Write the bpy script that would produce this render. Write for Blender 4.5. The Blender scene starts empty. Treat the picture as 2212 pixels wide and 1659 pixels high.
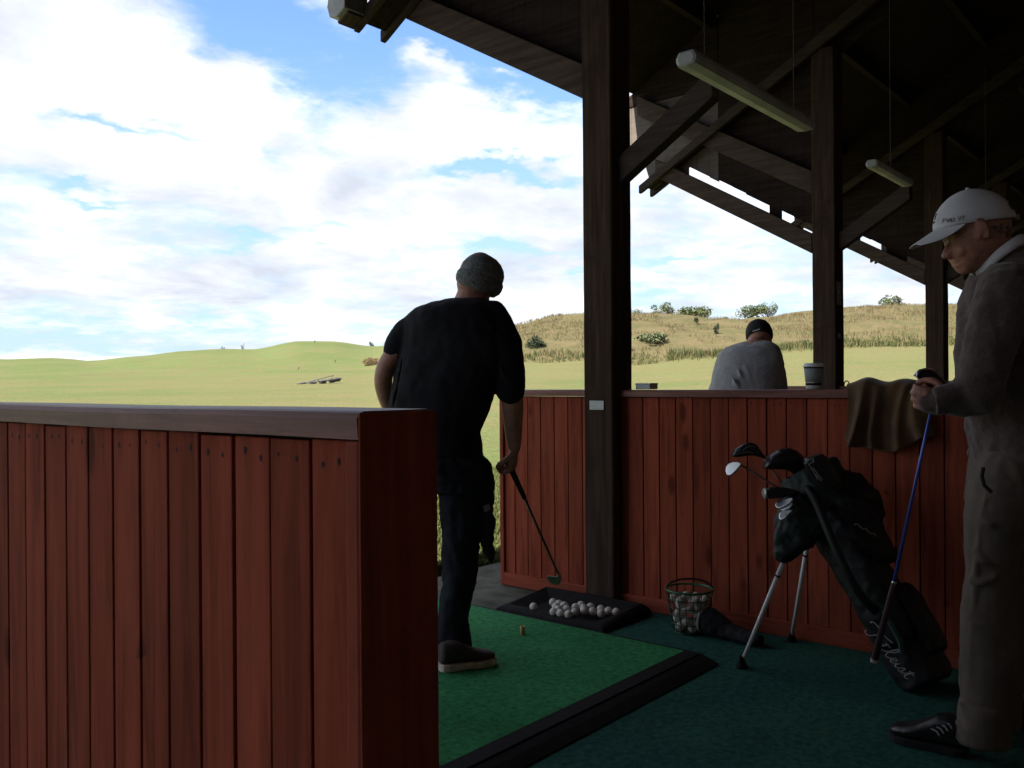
import bpy, bmesh, math, random
from mathutils import Vector, Matrix, Quaternion
from mathutils import noise as mnoise
random.seed(7)
SC = bpy.context.scene
COL = SC.collection
rad = math.radians

# ------------------------------------------------------------------ camera
# world axes: X runs along the row of bays, Y runs out to the range, Z up
AZ = rad(40.2)                       # viewing direction, measured from +X
EYE = Vector((0, 0, 1.2))
FW = Vector((math.cos(AZ), math.sin(AZ), 0))
RT = Vector((math.sin(AZ), -math.cos(AZ), 0))
UP = Vector((0, 0, 1))
FPX = 1906.0
ROLL = rad(-0.4)
cd = bpy.data.cameras.new("camera"); cam = bpy.data.objects.new("camera", cd); COL.objects.link(cam)
cd.sensor_width = 36; cd.lens = 36 * FPX / 2212; cd.clip_start = 0.05; cd.clip_end = 3000
cam.matrix_world = Matrix.Translation(EYE) @ Matrix.Rotation(AZ - math.pi / 2, 4, 'Z') @ Matrix.Rotation(math.pi / 2, 4, 'X') @ Matrix.Rotation(ROLL, 4, 'Z')
SC.camera = cam
SC.view_settings.view_transform = 'Standard'; SC.view_settings.look = 'None'
SC.view_settings.gamma = 1; SC.view_settings.exposure = 2.8
SC.cycles.use_denoising = True; SC.cycles.sample_clamp_indirect = 3.0
SC.cycles.max_bounces = 8; SC.cycles.diffuse_bounces = 5

# ------------------------------------------------------------------ sky and sun
SUN_EL, SUN_AZ = rad(50), rad(172)     # azimuth measured from +X: off to the left, along the row of bays
w = bpy.data.worlds.new("World"); SC.world = w; w.use_nodes = True
NT = w.node_tree; NT.nodes.clear()

class G:
    """tiny helper to wire shader nodes"""
    def __init__(s, nt): s.nt = nt
    def n(s, t, **k):
        nd = s.nt.nodes.new(t)
        for a, b in k.items(): setattr(nd, a, b)
        return nd
    def put(s, sock, v):
        if hasattr(v, 'is_output'): s.nt.links.new(v, sock)
        else: sock.default_value = v
    def m(s, op, a, b=None, c=None, clamp=False):
        nd = s.n('ShaderNodeMath', operation=op, use_clamp=clamp)
        s.put(nd.inputs[0], a)
        if b is not None: s.put(nd.inputs[1], b)
        if c is not None: s.put(nd.inputs[2], c)
        return nd.outputs[0]
    def vm(s, op, a, b=None):
        nd = s.n('ShaderNodeVectorMath', operation=op)
        s.put(nd.inputs[0], a)
        if b is not None: s.put(nd.inputs[1], b)
        return nd.outputs[0] if op not in ('DOT_PRODUCT', 'LENGTH') else nd.outputs[1]
    def noise(s, vec, scale, detail=4, rough=0.5, dist=0.0):
        nd = s.n('ShaderNodeTexNoise'); s.put(nd.inputs['Vector'], vec)
        nd.inputs['Scale'].default_value = scale; nd.inputs['Detail'].default_value = detail
        nd.inputs['Roughness'].default_value = rough; nd.inputs['Distortion'].default_value = dist
        return nd.outputs[0]
    def ramp(s, fac, stops):
        nd = s.n('ShaderNodeValToRGB'); s.put(nd.inputs[0], fac)
        el = nd.color_ramp.elements
        while len(el) < len(stops): el.new(0.5)
        for e, (p, c) in zip(el, stops):
            e.position = p; e.color = (c, c, c, 1) if isinstance(c, (int, float)) else (*c, 1)
        return nd.outputs[0]
    def mix(s, fac, a, b, mode='MIX'):
        nd = s.n('ShaderNodeMix', data_type='RGBA', blend_type=mode)
        s.put(nd.inputs[0], fac)
        for i, v in ((6, a), (7, b)):
            if isinstance(v, (tuple, list)): v = (*v[:3], 1)
            s.put(nd.inputs[i], v)
        return nd.outputs[2]
    def mapr(s, v, a, b, c=0.0, d=1.0, kind='SMOOTHSTEP'):
        nd = s.n('ShaderNodeMapRange', interpolation_type=kind)
        s.put(nd.inputs[0], v); nd.inputs[1].default_value = a; nd.inputs[2].default_value = b
        nd.inputs[3].default_value = c; nd.inputs[4].default_value = d
        return nd.outputs[0]

def px_dir(px, py):
    dx, dy = px - 1106.0, py - 829.5
    x = dx - .007 * dy; y = .007 * dx + dy
    return (FW + RT * (x / FPX) - UP * (y / FPX))

g = G(NT)
tc = g.n('ShaderNodeTexCoord').outputs['Generated']
sep = g.n('ShaderNodeSeparateXYZ'); NT.links.new(tc, sep.inputs[0])
dx_, dy_, dz_ = sep.outputs
zz = g.m('MAXIMUM', dz_, 0.0)
den = g.m('ADD', zz, 0.16)
cb = g.n('ShaderNodeCombineXYZ')
g.put(cb.inputs[0], g.m('DIVIDE', dx_, den)); g.put(cb.inputs[1], g.m('DIVIDE', dy_, den)); cb.inputs[2].default_value = 3.7
cvec = cb.outputs[0]
az = g.m('ARCTAN2', dy_, dx_)
el = g.m('ARCSINE', dz_)
wob = g.noise(cvec, 1.7, 5, .6)
wob2 = g.noise(cvec, 3.1, 5, .6)
azw = g.m('ADD', az, g.m('MULTIPLY', g.m('SUBTRACT', wob, .5), .30))
elw = g.m('ADD', el, g.m('MULTIPLY', g.m('SUBTRACT', wob2, .5), .13))
def blob(px, py, sx, sy, amp):
    d = px_dir(px, py).normalized()
    a0, e0 = math.atan2(d.y, d.x), math.asin(d.z)
    u = g.m('MULTIPLY', g.m('SUBTRACT', azw, a0), FPX / sx)
    v = g.m('MULTIPLY', g.m('SUBTRACT', elw, e0), FPX / sy)
    r2 = g.m('ADD', g.m('MULTIPLY', u, u), g.m('MULTIPLY', v, v))
    return g.m('MULTIPLY', g.m('POWER', 2.718, g.m('MULTIPLY', r2, -1.0)), amp)
cover = g.m('ADD', g.m('MULTIPLY', g.noise(cvec, 2.3, 9, .58, .25), 1.7), -0.27)
for b in ((440, 60, 190, 85, -.66), (640, 140, 150, 70, -.36), (830, 90, 200, 70, -.40), (1150, 150, 190, 70, -1.15), (1000, 70, 150, 60, -.75), (1150, 350, 150, 22, -.4), (330, 283, 190, 16, -.65),
          (1080, 350, 150, 20, -.65), (205, 432, 60, 14, -.6), (560, 512, 70, 16, -.5), (730, 495, 80, 11, -.45), (1180, 545, 120, 18, -.55),
          (1440, 568, 90, 14, -.6), (1440, 650, 70, 14, -.4), (180, 745, 420, 36, -.42), (100, 60, 230, 120, .5), (400, 175, 100, 55, .55),
          (935, 140, 55, 30, .95), (1060, 165, 36, 14, .75), (880, 260, 200, 60, .5), (200, 360, 380, 30, .4), (900, 430, 500, 40, .35), (620, 620, 500, 50, .3)):
    cover = g.m('ADD', cover, blob(*b))
cover = g.m('ADD', cover, g.m('MULTIPLY', g.m('SUBTRACT', g.noise(cvec, 5.5, 8, .66, .8), .47), 1.0))
cmask = g.mapr(cover, .02, .86)
shade = g.noise(cvec, 2.0, 6, .6, .2)
cloudc = g.ramp(shade, [(.32, (.106, .115, .132)), (.47, (.138, .144, .153)), (.66, (.210, .212, .215))])
sky = g.n('ShaderNodeTexSky', sky_type='NISHITA', sun_disc=False, sun_elevation=SUN_EL, sun_rotation=math.pi / 2 - SUN_AZ, air_density=1.0, dust_density=.4, ozone_density=1.6)
skyc = g.vm('MULTIPLY', sky.outputs[0], (.026, .0335, .0465))
# the thin high veil whitens the blue a little towards the horizon
veil = g.mapr(el, .0, .42, .85, .12)
skyv = g.mix(veil, skyc, (.088, .117, .144))
skymix = g.mix(cmask, skyv, cloudc)
bg = g.n('ShaderNodeBackground'); NT.links.new(skymix, bg.inputs[0]); bg.inputs[1].default_value = 1.0
out = g.n('ShaderNodeOutputWorld'); NT.links.new(bg.outputs[0], out.inputs[0])

ld = bpy.data.lights.new("sun", 'SUN'); ld.energy = 2.0; ld.angle = rad(0.6); ld.color = (1, .95, .86)
sun = bpy.data.objects.new("sun", ld); COL.objects.link(sun)
sdir = Vector((math.cos(SUN_EL) * math.cos(SUN_AZ), math.cos(SUN_EL) * math.sin(SUN_AZ), math.sin(SUN_EL)))
sun.rotation_euler = sdir.to_track_quat('Z', 'Y').to_euler()

# ------------------------------------------------------------------ placing helpers
def P(px, py, z):
    """point seen at photo position (px,py) at a depth of z metres"""
    return EYE + px_dir(px, py) * z
def at_h(px, py, h=0.0):
    d = px_dir(px, py); return EYE + d * ((h - EYE.z) / d.z)
def tag(o, label=None, cat=None, group=None, kind=None):
    if label: o['label'] = label
    if cat: o['category'] = cat
    if group: o['group'] = group
    if kind: o['kind'] = kind
    return o
def thing(name, label, cat, loc=(0, 0, 0), group=None):
    o = bpy.data.objects.new(name, None); COL.objects.link(o); o.location = loc
    o.empty_display_size = .1
    return tag(o, label, cat, group)

class MB:
    def __init__(s): s.v = []; s.f = []; s.mi = []
    def add(s, verts, faces, mi=0):
        o = len(s.v); s.v += [Vector(p) for p in verts]
        s.f += [tuple(i + o for i in f) for f in faces]; s.mi += [mi] * len(faces); return s
    def box(s, lo, hi, mi=0, M=None):
        x0, y0, z0 = lo; x1, y1, z1 = hi
        v = [Vector(p) for p in ((x0,y0,z0),(x1,y0,z0),(x1,y1,z0),(x0,y1,z0),(x0,y0,z1),(x1,y0,z1),(x1,y1,z1),(x0,y1,z1))]
        if M is not None: v = [M @ p for p in v]
        return s.add(v, [(0,3,2,1),(4,5,6,7),(0,1,5,4),(1,2,6,5),(2,3,7,6),(3,0,4,7)], mi)
    def plate(s, poly, x0, x1, mi=0):
        """outline in (Y,Z), thickness from x0 to x1"""
        n = len(poly)
        v = [(x0, y, z) for y, z in poly] + [(x1, y, z) for y, z in poly]
        f = [tuple(range(n)), tuple(range(2 * n - 1, n - 1, -1))] + [(i, i + n, (i + 1) % n + n, (i + 1) % n) for i in range(n)]
        return s.add(v, f, mi)
    def rings(s, rings, mi=0, cap=True, close=True):
        n = len(rings[0]); v = [p for r in rings for p in r]; f = []
        for i in range(len(rings) - 1):
            for j in range(n if close else n - 1):
                a = i * n + j; b = i * n + (j + 1) % n
                f.append((a, b, b + n, a + n))
        if cap:
            f.append(tuple(range(n - 1, -1, -1))); k = (len(rings) - 1) * n; f.append(tuple(range(k, k + n)))
        return s.add(v, f, mi)
    def loft(s, secs, n=18, mi=0, p=2.0):
        """secs: (centre, half-extent vector a, half-extent vector b)"""
        rr = []
        for c, a, b in secs:
            r = []
            for k in range(n):
                t = 2 * math.pi * k / n; ct, st = math.cos(t), math.sin(t)
                e = 2.0 / p
                r.append(Vector(c) + Vector(a) * (abs(ct) ** e * (1 if ct > 0 else -1)) + Vector(b) * (abs(st) ** e * (1 if st > 0 else -1)))
            rr.append(r)
        return s.rings(rr, mi)
    def tube(s, pts, r, n=8, mi=0, closed=False):
        pts = [Vector(p) for p in pts]; m = len(pts)
        if not hasattr(r, '__len__'): r = [r] * m
        rr = []; prev = None
        for i in range(m):
            if closed: t = pts[(i + 1) % m] - pts[i - 1]
            else: t = pts[min(i + 1, m - 1)] - pts[max(i - 1, 0)]
            t.normalize()
            if prev is None:
                a = t.cross(Vector((0, 0, 1)))
                if a.length < .2: a = t.cross(Vector((1, 0, 0)))
            else: a = prev - t * prev.dot(t)
            a.normalize(); prev = a.copy(); b = t.cross(a)
            rr.append([pts[i] + (a * math.cos(2*math.pi*k/n) + b * math.sin(2*math.pi*k/n)) * r[i] for k in range(n)])
        if closed:
            rr.append(rr[0]); return s.rings(rr, mi, cap=False)
        return s.rings(rr, mi)
    def ell(s, c, a, b, d, n=14, m=9, mi=0):
        c, a, b, d = Vector(c), Vector(a), Vector(b), Vector(d)
        rr = []
        for i in range(m + 1):
            ph = math.pi * (i + .02) / (m + .04); rr.append([c + d * math.cos(ph) + (a * math.cos(2*math.pi*k/n) + b * math.sin(2*math.pi*k/n)) * math.sin(ph) for k in range(n)])
        return s.rings(rr, mi)
    def lathe(s, prof, c=(0,0,0), n=24, mi=0, cap=True):
        c = Vector(c)
        return s.rings([[c + Vector((r*math.cos(2*math.pi*k/n), r*math.sin(2*math.pi*k/n), z)) for k in range(n)] for r, z in prof], mi, cap)
    def mesh(s, name):
        me = bpy.data.meshes.new(name); me.from_pydata([tuple(p) for p in s.v], [], s.f)
        me.polygons.foreach_set('material_index', s.mi); me.validate()
        bm = bmesh.new(); bm.from_mesh(me); bmesh.ops.recalc_face_normals(bm, faces=bm.faces); bm.to_mesh(me); bm.free()
        me.update(); return me
    def build(s, name, mats, parent=None, smooth=False, bevel=0, rm=0, sm=0, disp=None, weld=False):
        me = s.mesh(name)
        if not isinstance(mats, (list, tuple)): mats = [mats]
        for m_ in mats: me.materials.append(m_)
        o = bpy.data.objects.new(name, me); COL.objects.link(o)
        if rm:
            md = o.modifiers.new('r', 'REMESH'); md.mode = 'VOXEL'; md.voxel_size = rm
            if sm:
                md = o.modifiers.new('s', 'SMOOTH'); md.factor = .5; md.iterations = sm
            if disp:
                for (sc_, st_, dep) in disp:
                    tx = bpy.data.textures.new('folds', 'CLOUDS'); tx.noise_scale = sc_; tx.noise_depth = dep
                    md = o.modifiers.new('d', 'DISPLACE'); md.texture = tx; md.strength = st_; md.mid_level = .5; md.texture_coords = 'GLOBAL'
            dg = bpy.context.evaluated_depsgraph_get(); dg.update()
            nm = bpy.data.meshes.new_from_object(o.evaluated_get(dg))
            o.modifiers.clear(); o.data = nm; nm.name = name; bpy.data.meshes.remove(me); me = nm
            if not me.materials:
                for m_ in mats: me.materials.append(m_)
            smooth = True
        if bevel:
            md = o.modifiers.new('b', 'BEVEL'); md.width = bevel; md.segments = 2; md.limit_method = 'ANGLE'
        if smooth:
            me.polygons.foreach_set('use_smooth', [True] * len(me.polygons))
        if parent: attach(o, parent)
        return o
def attach(o, parent):
    bpy.context.view_layer.update()
    o.parent = parent; o.matrix_parent_inverse = parent.matrix_world.inverted()

# ------------------------------------------------------------------ materials
def mat(name, col, rough=.7, metal=0.0, spec=.5, bump=None, var=None, build=None, sheen=0):
    m_ = bpy.data.materials.new(name); m_.use_nodes = True
    nt = m_.node_tree; q = G(nt); bs = nt.nodes['Principled BSDF']
    bs.inputs['Roughness'].default_value = rough; bs.inputs['Metallic'].default_value = metal
    bs.inputs['Specular IOR Level'].default_value = spec
    if sheen: bs.inputs['Sheen Weight'].default_value = sheen
    pos = q.n('ShaderNodeNewGeometry').outputs['Position']
    c = (*col, 1)
    if var:                                   # (scale, amount): blotchy natural variation
        f = q.noise(pos, var[0], 5, .6)
        lo = tuple(x * (1 - var[1]) for x in col); hi = tuple(min(1, x * (1 + var[1])) for x in col)
        c = q.ramp(f, [(.3, lo), (.7, hi)])
    if build: c = build(q, pos, c, bs)
    q.put(bs.inputs['Base Color'], c)
    if bump:
        bn = q.n('ShaderNodeBump'); bn.inputs['Strength'].default_value = bump[1]; bn.inputs['Distance'].default_value = bump[2] if len(bump) > 2 else .005
        q.put(bn.inputs['Height'], q.noise(pos, bump[0], 4, .6)); nt.links.new(bn.outputs[0], bs.inputs['Normal'])
    return m_

def board_build(stain, pitch, off, ax):
    """stained softwood boards standing upright: board to board tone, long grain, knots, rain-greyed streaks"""
    def f(q, pos, c, bs):
        sp = q.n('ShaderNodeSeparateXYZ'); q.put(sp.inputs[0], pos)
        bid = q.m('FLOOR', q.m('DIVIDE', q.m('SUBTRACT', sp.outputs[ax], off), pitch))
        wn = q.n('ShaderNodeTexWhiteNoise', noise_dimensions='1D'); q.put(wn.inputs['W'], bid)
        cb = q.n('ShaderNodeCombineXYZ')
        for i in range(3):
            q.put(cb.inputs[i], q.m('ADD', q.m('MULTIPLY', sp.outputs[i], 2.2 if i == 2 else 30.0), q.m('MULTIPLY', wn.outputs[0], 37.0)))
        grain = q.noise(cb.outputs[0], 1.0, 5, .62, .6)
        tone = q.m('ADD', .74, q.m('MULTIPLY', wn.outputs[0], .38))
        gr = q.ramp(grain, [(.28, tuple(x * .55 for x in stain)), (.5, stain), (.74, tuple(min(1, x * 1.35) for x in stain))])
        base = q.mix(1.0, gr, q.n('ShaderNodeCombineColor').outputs[0], 'MULTIPLY')
        cc = base.node.inputs[7].links[0].from_node
        for i in range(3): q.put(cc.inputs[i], tone)
        # knots
        kv = q.n('ShaderNodeCombineXYZ')
        for i in range(3): q.put(kv.inputs[i], q.m('MULTIPLY', sp.outputs[i], 3.0 if i == 2 else 8.0))
        vo = q.n('ShaderNodeTexVoronoi'); q.put(vo.inputs['Vector'], kv.outputs[0]); vo.inputs['Scale'].default_value = 1.0
        kn = q.mapr(vo.outputs[0], .09, .22, 1.0, 0.0)
        gate = q.m('GREATER_THAN', q.noise(pos, 2.7, 1), .50)
        base = q.mix(q.m('MULTIPLY', q.m('MULTIPLY', kn, gate), .8), base, tuple(x * .30 for x in stain))
        sc_ = q.mapr(q.noise(cb.outputs[0], 2.6, 2, .5), .735, .78, 0, .5)
        base = q.mix(sc_, base, (.30, .20, .16))
        wea = q.mapr(q.noise(pos, 2.1, 6, .65), .50, .80, 0, .35)
        return q.mix(wea, base, (stain[0] * .62, stain[1] * 1.1, stain[2] * 1.3))
    return f
def timber_build(col, ax, amount=.5):
    """rough dark timber with grain along axis ax"""
    def f(q, pos, c, bs):
        sp = q.n('ShaderNodeSeparateXYZ'); q.put(sp.inputs[0], pos)
        cb = q.n('ShaderNodeCombineXYZ')
        for i in range(3): q.put(cb.inputs[i], q.m('MULTIPLY', sp.outputs[i], 2.0 if i == ax else 38.0))
        gr = q.noise(cb.outputs[0], 1.0, 6, .65, .4)
        base = q.ramp(gr, [(.25, tuple(x * (1 - amount) for x in col)), (.5, col), (.75, tuple(x * (1 + amount) for x in col))])
        bl = q.mapr(q.noise(pos, 5.0, 5, .6), .5, .72, 0, .6)
        return q.mix(bl, base, tuple(x * .6 for x in col))
    return f

M = {}
STAIN = (.335, .074, .040)
M['boards0'] = mat('stained_boards', STAIN, .8, spec=.08, build=board_build(STAIN, .098, .886 + .03, 1), bump=(160, .25, .002))
M['boards1'] = mat('stained_boards_far', STAIN, .8, spec=.08, build=board_build(STAIN, .0985, .914, 1), bump=(160, .2, .002))
M['rail'] = mat('weathered_rail', (.31, .15, .115), .48, spec=.3, build=timber_build((.235, .098, .078), 1, .6), bump=(60, .25, .003))
M['trim'] = mat('stained_trim', STAIN, .8, spec=.1, build=timber_build((.335, .078, .045), 1, .35))
M['endcap'] = mat('stained_end_board', STAIN, .8, spec=.1, build=timber_build((.31, .070, .042), 2, .4), bump=(90, .2, .002))
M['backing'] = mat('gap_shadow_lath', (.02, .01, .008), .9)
M['nail'] = mat('rusty_nail', (.018, .009, .007), .8)
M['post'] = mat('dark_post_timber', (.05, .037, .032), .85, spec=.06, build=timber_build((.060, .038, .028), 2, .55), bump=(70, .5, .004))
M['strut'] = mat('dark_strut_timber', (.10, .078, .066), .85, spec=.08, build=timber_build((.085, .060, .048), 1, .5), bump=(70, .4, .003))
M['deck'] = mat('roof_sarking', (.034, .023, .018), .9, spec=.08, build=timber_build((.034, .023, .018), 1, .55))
M['innerstrut'] = mat('shaded_strut_timber', (.06, .045, .036), .85, spec=.15, build=timber_build((.060, .044, .036), 1, .5))  # darker copy of the strut timber, shade under the roof put into its colour
M['inner'] = mat('shaded_inner_timber', (.03, .022, .018), .85, spec=.15, build=timber_build((.030, .022, .018), 1, .5))  # interior shade darkened into the timber colour
M['litboard'] = mat('sky_lit_board', (.13, .10, .082), .75, build=timber_build((.13, .10, .082), 1, .3))  # front part of the truss boarding, skylight painted into its colour
M['gutter'] = mat('grey_pvc', (.30, .30, .29), .5, var=(14, .25))
M['tile'] = mat('roof_sheet', (.10, .09, .085), .8, var=(20, .3))

# ------------------------------------------------------------------ ground: one terrain sheet to the horizon
def interp(x, pts):
    if x <= pts[0][0]: return pts[0][1]
    for (a, b), (c, d) in zip(pts, pts[1:]):
        if x <= c:
            t = (x - a) / (c - a); t = t * t * (3 - 2 * t) * .5 + t * .5; return b + (d - b) * t
    return pts[-1][1]
CREST = [(-1600, 770), (-600, 772), (0, 778), (100, 775.5), (200, 781), (300, 770), (400, 758), (470, 755.5), (550, 756), (640, 738.5), (720, 740), (800, 749), (860, 746), (960, 728), (1050, 712), (1110, 703), (1200, 686), (1250, 680), (1370, 678), (1550, 690), (1610, 692), (1700, 681), (1830, 668), (1930, 661), (2060, 661), (2300, 668), (3400, 690)]
BASE = [(-1600, 812), (0, 812), (400, 808), (800, 800), (900, 792), (1130, 784), (1250, 781), (1370, 788), (1520, 775), (1758, 757), (1830, 752), (2010, 747), (2300, 742), (3400, 735)]
ZB = [(-1600, 62), (780, 62), (1000, 48), (3400, 44)]
ZC = [(-1600, 130), (100, 150), (220, 120), (780, 118), (980, 82), (1110, 74), (3400, 72)]
def y_to_h(px, y, z):
    return 1.2 + (829.5 - .007 * (px - 1106) - y) / FPX * z
def terrain(px, z):
    """height of the ground in the direction px at depth z"""
    zb, zc = interp(px, ZB), interp(px, ZC)
    hb, hc = y_to_h(px, interp(px, BASE), zb), y_to_h(px, interp(px, CREST), zc)
    if z < 7: h = 0
    elif z < zb:
        t = (z - 7) / (zb - 7); h = hb * (t ** 1.25)
    elif z < zc:
        t = (z - zb) / (zc - zb); h = hb + (hc - hb) * (.45 * t + .55 * math.sin(t * math.pi / 2))
    else:
        t = min(1, (z - zc) / 90); h = hc - (hc + 1) * (t * t * (3 - 2 * t))
    dn = dune(px, z)
    u = Vector(((px - 1106) / FPX * z, z, 0))
    if z > 9:
        h += (.02 + .0016 * min(z, zc)) * mnoise.noise(u * .11) * min(1, (z - 9) / 20) * (1 - max(0, 1 - abs(z - zc) / 8) * .7)
        h += dn * .35 * mnoise.noise(u * .45)
    return h
def dune(px, z):
    zb = interp(px, ZB); a = min(1, max(0, (px - 900) / 60.0))
    b = min(1, max(0, (z - zb + .8) / 1.6))
    return a * b
def gpoint(px, z, dh=0):
    p = EYE + (FW + RT * ((px - 1106) / FPX)) * z
    return Vector((p.x, p.y, terrain(px, z) + dh))

pxs = [1106 + FPX * math.tan(rad(a)) for a in [-74 + 148 * i / 300 for i in range(301)]]
zs = [.8, 1.5, 2.5, 3.5, 4.5, 5.5, 6.2, 7] + [7 * (1.032 ** i) for i in range(1, 105)] + [220, 260, 330, 450, 700, 1100, 1800]
vs, dm, fs = [], [], []
for z in zs:
    for px in pxs:
        p = EYE + (FW + RT * ((px - 1106) / FPX)) * z
        h = terrain(px, z)
        if p.y < 3.93: h = -.12
        elif p.y < 4.05: h -= .02
        vs.append((p.x, p.y, h)); dm.append(dune(px, z))
n = len(pxs)
for i in range(len(zs) - 1):
    for j in range(n - 1):
        a = i * n + j; fs.append((a, a + 1, a + 1 + n, a + n))
me = bpy.data.meshes.new('ground'); me.from_pydata(vs, [], fs)
att = me.color_attributes.new('dune', 'FLOAT_COLOR', 'POINT')
for i, d in enumerate(dm): att.data[i].color = (d, d, d, 1)
me.polygons.foreach_set('use_smooth', [True] * len(me.polygons))
gr_o = bpy.data.objects.new('ground', me); COL.objects.link(gr_o); tag(gr_o, kind='structure')
def ground_build(q, pos, c, bs):
    at = q.n('ShaderNodeAttribute', attribute_name='dune').outputs['Fac']
    n1 = q.noise(pos, .09, 5, .6); n2 = q.noise(pos, .55, 6, .65); n3 = q.noise(pos, 9.0, 5, .7); n4 = q.noise(pos, 60, 3, .7)
    # distance from the bays: the turf nearest is worn and strawy, the far slopes are greener
    ln = q.vm('LENGTH', pos)
    far = q.mapr(q.m('ADD', ln, q.m('MULTIPLY', q.m('SUBTRACT', n1, .5), 50)), 42, 88)
    mown = q.mix(far, (.128, .130, .052), (.104, .136, .046))
    near = q.mapr(ln, 6, 24, 1, 0)
    mown = q.mix(near, mown, (.084, .114, .034))
    mown = q.mix(q.mapr(n2, .40, .60, 0, .65), mown, (.145, .122, .057))
    mown = q.mix(q.mapr(n1, .50, .64, 0, .5), mown, (.082, .116, .033))
    st = q.n('ShaderNodeSeparateXYZ'); q.put(st.inputs[0], pos)
    lv = q.n('ShaderNodeCombineXYZ')
    al = q.m('ADD', q.m('MULTIPLY', st.outputs[0], RT.x), q.m('MULTIPLY', st.outputs[1], RT.y))
    dp = q.m('ADD', q.m('MULTIPLY', st.outputs[0], FW.x), q.m('MULTIPLY', st.outputs[1], FW.y))
    q.put(lv.inputs[0], q.m('MULTIPLY', al, .12)); q.put(lv.inputs[1], q.m('MULTIPLY', dp, .55))
    band = q.noise(lv.outputs[0], 1.0, 4, .6)
    mown = q.mix(q.mapr(band, .45, .62, 0, .30), mown, (.092, .112, .037))
    dn = q.mix(q.mapr(n2, .36, .66), (.124, .099, .050), (.082, .080, .033))
    dn = q.mix(q.mapr(q.noise(pos, 1.8, 5, .7), .5, .7, 0, .55), dn, (.155, .116, .066))
    c2 = q.mix(at, mown, dn)
    fine = q.m('ADD', q.m('MULTIPLY', n3, .5), q.m('MULTIPLY', n4, .5))
    return q.mix(1.0, c2, q.ramp(fine, [(.32, .50), (.68, 1.35)]), 'MULTIPLY')
me.materials.append(mat('meadow', (.2, .2, .08), .95, spec=.1, build=ground_build, bump=(14, .7, .06)))

# floor of the bays, concrete apron, hitting mat
def carpet_build(a, b):
    def f(q, pos, c, bs):
        n1 = q.noise(pos, 2.2, 5, .6); n2 = q.noise(pos, 260, 3, .7); n3 = q.noise(pos, 38, 4, .7)
        base = q.mix(q.mapr(n1, .35, .68), a, b)
        base = q.mix(q.mapr(q.noise(pos, .9, 6, .7, .8), .50, .72, 0, .55), base, tuple(x * .45 for x in a))
        base = q.mix(q.mapr(q.noise(pos, 5.5, 5, .7), .58, .72, 0, .35), base, (a[0] + .02, a[1] * .85, a[2] * .7))
        return q.mix(1.0, base, q.ramp(q.m('ADD', q.m('MULTIPLY', n2, .45), q.m('MULTIPLY', n3, .55)), [(.34, .34), (.66, 1.6)]), 'MULTIPLY')
    return f
M['carpet'] = mat('floor_carpet', (.02, .08, .06), .95, spec=.1, build=carpet_build((.026, .105, .085), (.038, .132, .098)), bump=(300, .6, .006))
M['turf'] = mat('mat_turf', (.02, .17, .06), .95, spec=.08, build=carpet_build((.046, .26, .098), (.062, .31, .115)), bump=(330, .8, .008))
M['concrete'] = mat('concrete', (.105, .105, .080), .9, spec=.08, var=(6, .45), bump=(60, .4, .004))
M['rubber'] = mat('black_rubber', (.013, .012, .012), .8, spec=.15, var=(40, .4), bump=(120, .5, .003))
o = MB().box((-12, -3.0, -.20), (30, 2.98, 0)).build('floor', M['carpet']); tag(o, kind='structure')
o = MB().box((-12, 2.98, -.20), (30, 3.93, -.004)).build('pavement', M['concrete'], bevel=.01); tag(o, kind='structure')

t = thing('hitting_mat', 'green turf hitting mat with a wide black rubber edge in front of the golfer', 'golf mat', (2.68, 2.67, 0))
MB().box((1.93, 1.92, .006), (3.43, 3.42, .028)).build('turf', M['turf'], t)
b = MB()
for (y0, y1, h0, h1) in ((1.755, 1.80, .006, .022), (1.80, 1.835, .022, .030), (1.835, 1.848, .018, .018), (1.848, 1.915, .031, .033)):
    b.add([(1.90, y0, .004), (3.425, y0, .004), (3.425, y1, .004), (1.90, y1, .004), (1.90, y0, h0), (3.425, y0, h0), (3.425, y1, h1), (1.90, y1, h1)],
          [(0,3,2,1),(4,5,6,7),(0,1,5,4),(1,2,6,5),(2,3,7,6),(3,0,4,7)])
b.build('rubber_edge', M['rubber'], t)
MB().box((3.433, 1.85, .004), (3.475, 3.45, .020)).build('side_strip', M['rubber'], t, bevel=.006)
c = at_h(1129, 1374, .02)
te = thing('rubber_tee', 'short yellow rubber tee standing on the green hitting mat', 'tee', c)
MB().lathe([(.0125, 0), (.0115, .03), (.0122, .046), (.009, .046), (.008, .02)], c).build('tube', mat('tee_rubber', (.55, .40, .16), .6, var=(50, .2)), te, smooth=True)
MB().lathe([(.022, 0), (.021, .004), (.012, .009)], c + Vector((0, 0, -.001))).build('base', M['rubber'], te)

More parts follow.
